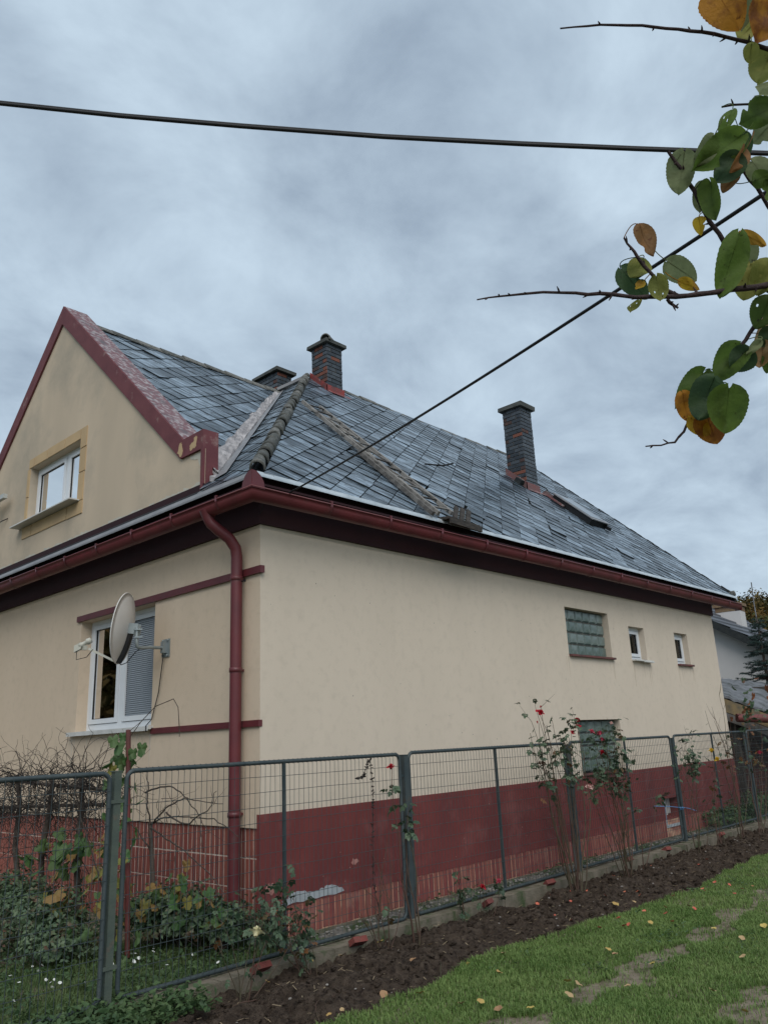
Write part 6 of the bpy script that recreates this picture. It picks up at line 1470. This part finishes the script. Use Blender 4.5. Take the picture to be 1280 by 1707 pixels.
mb.add(vs, [(i * 3 + k, (i + 1) * 3 + k, (i + 1) * 3 + k + 1, i * 3 + k + 1) for i in range(n) for k in (0, 1)], 0, False)
for i in range(n): mb.quad(vs[i * 3], vs[i * 3 + 3], vs[i * 3 + 3] - V((0, 0, .05)), vs[i * 3] - V((0, 0, .05)))
part('roof_sheet', mb, M_FIB, shed)
M_OLDW = mat('yellowed_timber', (.20, .15, .08), (.11, .095, .07), 7, .85, .4, 40, .2)
mb = MB(); mb.bar(f0 - V((0, 0, .22)), f1 - V((0, 0, .22)), .05, .26); part('fascia', mb, M_OLDW, shed)
mb = MB(); mb.bar(f0 - V((0, 0, .46)), f1 - V((0, 0, .46)), .06, .16); part('beam', mb, mat('grey_timber', (.13, .125, .12), (.09, .085, .08), 7, .85, .4, 40, .2), shed)
mb = MB(); mb.tube([S(1228, 1197, 16.6), S(1300, 1199, 16.6), S(1440, 1206, 16.6)], .085, 12); part('red_pipe', mb, M_REDPOST, shed)
q0, q1 = S(1120, 1215, 17.6), S(1440, 1215, 17.6); M_SBR = mat('dark_shed_brick', (.085, .035, .032), (.05, .026, .026), 6, .85, .3, 40, .2, objvar=.6)
dw = (q1 - q0); dw.z = 0; wl = dw.length; dw.normalize(); nw2 = V((dw.y, -dw.x, 0)); nw2 = nw2 if nw2.dot(CAM - q0) > 0 else -nw2
mb = MB(); mb.obox(V((q0.x, q0.y, .62)) + dw * wl / 2 - nw2 * .06, dw * wl / 2, nw2 * .05, V((0, 0, .95))); shw = part('shed_wall', mb, M_JOINT, shed)
t = MB(); t.box(-.138, .138, -.02, .02, -.066, .066); SB = t.mesh('brick'); SB.materials.append(M_SBR); ang = math.atan2(dw.y, dw.x)
for r_ in range(12):
    for c_ in range(int(wl / .29)):
        p = V((q0.x, q0.y, -.25 + r_ * .145)) + dw * (c_ * .29 + (.145 if r_ % 2 else 0)) - nw2 * .005; piece('brick', SB, shw, p + nw2 * R.uniform(-.006, .004), rot=(0, 0, ang))
mb = MB(); mb.obox(V((q0.x, q0.y, 1.3)) + dw * wl / 2 - nw2 * 1.6, dw * wl / 2, nw2 * .03, V((0, 0, 1.2))); part('back_wall', mb, M_DWOOD, shed)
for qx in (1222, 1330):
    p = S(qx, 1200, 17.05); mb = MB(); mb.box(p.x - .06, p.x + .06, p.y - .06, p.y + .06, -.2, p.z + .35); part('shed_post', mb, M_DWOOD, shed)
shv = thing('autumn_creeper', (10.6, -.3, 0), 'creeper with orange and dark leaves in front of the shed', 'creeper')
for _ in range(12):
    t = MB(); t.tube(wander((R.uniform(10.2, 11.4), R.uniform(-.5, -.1), 0), (R.uniform(-.15, .15), 0, 1), R.uniform(1.4, 2.1), 9, .12), [.008 - .0007 * i for i in range(10)], 5); part('cane', t, M_BARK, shv)
LO = lobed().mesh('leaf'); LO.materials.append(mat('orange_leaf', (.28, .10, .035), (.18, .07, .035), 12, .55, objvar=.6, transl=.3))
LD = lobed().mesh('leaf'); LD.materials.append(M_BRAMBLE)
for _ in range(34):
    c = ray(R.gauss(1252, 18), R.gauss(1185, 24), 15.2 + R.uniform(-.6, .6)); c = V((c.x, c.y, c.z)); o = piece('leaf', LO if R.random() < .3 else LD, shv, c, rot=(R.uniform(-1, 1), R.uniform(0, 1.4), R.uniform(0, 6))); s = R.uniform(.07, .14); o.scale = (s, s, s)
P, Nn = blobcloud([((9.9, -.2, .1), (.9, .35, .28), 1500), ((11.6, -.1, .1), (.9, .5, .4), 1500)], 1)
o = leafcloud(P, Nn, NR.uniform(.03, .06, len(P)), NR.random(len(P)), 'weeds', M_CLOVER); tag(o, 'green weeds behind the far end of the fence', 'weeds', kind='stuff')

# spruce
M_NEED = mat('spruce_needles', (0.016, 0.036, 0.032), (0.035, 0.062, 0.055), 3, 0.6, 0, 30, 0.3, attr=True, lo=.2, hi=.8)
SPR = ray(1261, 1028, 21.5)
sp = thing('spruce_tree', (SPR.x, SPR.y, -.2), 'dark bluish spruce tree in front of the pale neighbouring house', 'tree')
t = MB(); SPX, SPY, SPT = SPR.x, SPR.y, SPR.z
t.tube([(SPX, SPY, -.3), (SPX, SPY, 2), (SPX, SPY, SPT)], [.09, .06, .012], 8); part('trunk', t, M_BARK, sp)
tw = MB(); PP = []; NN_ = []; SS = []
for lev in range(30):
    z = .6 + lev * .128 + R.uniform(-.05, .05); L = max(.10, (SPT - z) * .42 + .05)
    for k in range(8):
        a = k * .785 + lev * .55 + R.uniform(-.25, .25); l_ = L * R.uniform(.7, 1.15); b = V((SPX, SPY, z)); e_ = b + V((math.cos(a) * l_, math.sin(a) * l_, -.10 * l_ + .12 * l_ * l_ + R.uniform(-.12, .14)))
        tw.tube([b, b.lerp(e_, .5) - V((0, 0, .05 * l_)), e_], [.012, .008, .003], 4)
        d = (e_ - b).normalized(); sd = d.cross(V((0, 0, 1))).normalized()
        for j in range(int(l_ * 14) + 2):
            q = R.uniform(.12, 1.0); c0 = b.lerp(e_, q) - V((0, 0, .05 * l_ * 4 * q * (1 - q)))
            for s_ in (-1, 1):
                ln_ = .16 * (1.15 - q) * R.uniform(.7, 1.3) + .05; dd = (d * .7 + sd * s_ * .8 + V((0, 0, R.uniform(-.25, .1)))).normalized()
                for m_ in range(16):
                    pp = c0 + dd * ln_ * R.random(); nd = (dd * .7 + V((R.gauss(0, .6), R.gauss(0, .6), R.gauss(0, .6)))).normalized(); PP.append(pp); NN_.append(nd); SS.append(R.uniform(.03, .05))
part('branches', tw, M_BARK, sp)['kind'] = 'stuff'
P = np.array([tuple(p) for p in PP]); D_ = np.array([tuple(p) for p in NN_]); S_ = np.array(SS)[:, None]
sdv = np.cross(D_, NR.normal(size=D_.shape)); sdv /= np.linalg.norm(sdv, axis=1)[:, None]; ob = np.array(base(sp))[None]
v = np.stack([P - ob - sdv * .0065, P - ob + sdv * .0065, P - ob + D_ * S_], 1).reshape(-1, 3); F = np.arange(len(v)).reshape(-1, 3)
o = rawmesh('needles', v, F, NR.random(len(F)), M_NEED, sp); o['kind'] = 'stuff'

# wooded hill
M_HILL = mat('hill_ground', (0.06, 0.06, 0.03), (0.08, 0.065, 0.035), 0.1, 0.95)
ctr = ray(1260, 1010, 150); axd = V((FW.x, FW.y, 0)).normalized()
def hill_h(X, Y):
    u = (X - CAM.x) * .95 + (Y - CAM.y) * .30
    return 25 * np.clip((u - 75) / 75, 0, 1) ** 1.2 * (.86 + .3 * (vnoise(X, Y, .012, 71) - .5) + .06 * (vnoise(X, Y, .05, 72) - .5))
sheet('hill', 40, 330, -170, 330, -.6, M_HILL, 70, 100, hill_h)
M_WOODS = mat('autumn_woods', (0.035, 0.05, 0.02), (0.14, 0.075, 0.022), .08, 0.9, 0, 1, 0.1, attr=True, lo=.15, hi=.95)
n = 1500; X = NR.uniform(78, 190, n); Y = NR.uniform(-25, 75, n); Z = hill_h(X, Y) - .6; kp = Z > 1.0; X, Y, Z = X[kp], Y[kp], Z[kp]
vs = []; fs = []; rv = []; ic = np.array(IC)
P, Nn, S2, R2 = [], [], [], []
for x, y, z in zip(X, Y, Z):
    h_ = R.uniform(2.6, 5.0); r_ = R.random(); m = 130
    d = NR.normal(size=(m, 3)); d /= np.linalg.norm(d, axis=1)[:, None]
    P.append(np.array([x, y, z + h_ * .55]) + d * np.array([h_ * .42, h_ * .42, h_ * .55]) * (NR.random((m, 1)) ** .4)); Nn.append(d); S2.append(np.full(m, h_ * .10)); R2.append(np.clip(r_ + NR.normal(0, .12, m), 0, 1))
P = np.concatenate(P); Nn = np.concatenate(Nn)
o = leafcloud(P, Nn, np.concatenate(S2), np.concatenate(R2), 'woods', M_WOODS); tag(o, 'autumn woods covering the far hill', 'woods', kind='stuff')

# unseen trees and hedge, added so the ground floor window mirrors dark, not sky
for i, (x, y, h_) in enumerate([(-20, 22, 13), (-22, 31, 15), (-21, 40, 14), (-25, 49, 16), (-22, 14, 12), (-25, 60, 15)]):
    st = thing('reflection_tree', (x, y, -.25), 'unseen autumn tree added to darken the window reflection', 'tree', 'unseen trees added for the window reflection')
    t = MB(); t.tube(wander((x, y, -.3), (0, 0, 1), h_ * .6, 6, .04), [.22 - .02 * k for k in range(7)], 8); part('trunk', t, M_BARK, st)
    P, Nn = blobcloud([((x, y, h_ * .55), (h_ * .42, h_ * .42, h_ * .5), 2600), ((x + 1, y + 1.5, h_ * .3), (h_ * .35, h_ * .35, h_ * .3), 1500)], 1)
    o = leafcloud(P, Nn, NR.uniform(.4, .8, len(P)), NR.random(len(P)), 'crown', M_WOODS, st); o['kind'] = 'stuff'
hb = [((-19, yy, 1.2), (1.2, 2.4, 2.6), 1100) for yy in range(6, 62, 4)]
P, Nn = blobcloud(hb, 1); o = leafcloud(P, Nn, NR.uniform(.25, .45, len(P)), NR.random(len(P)), 'reflection_hedge', M_BRAMBLE); tag(o, 'unseen dark hedge added to darken the window reflection', 'hedge', kind='stuff')
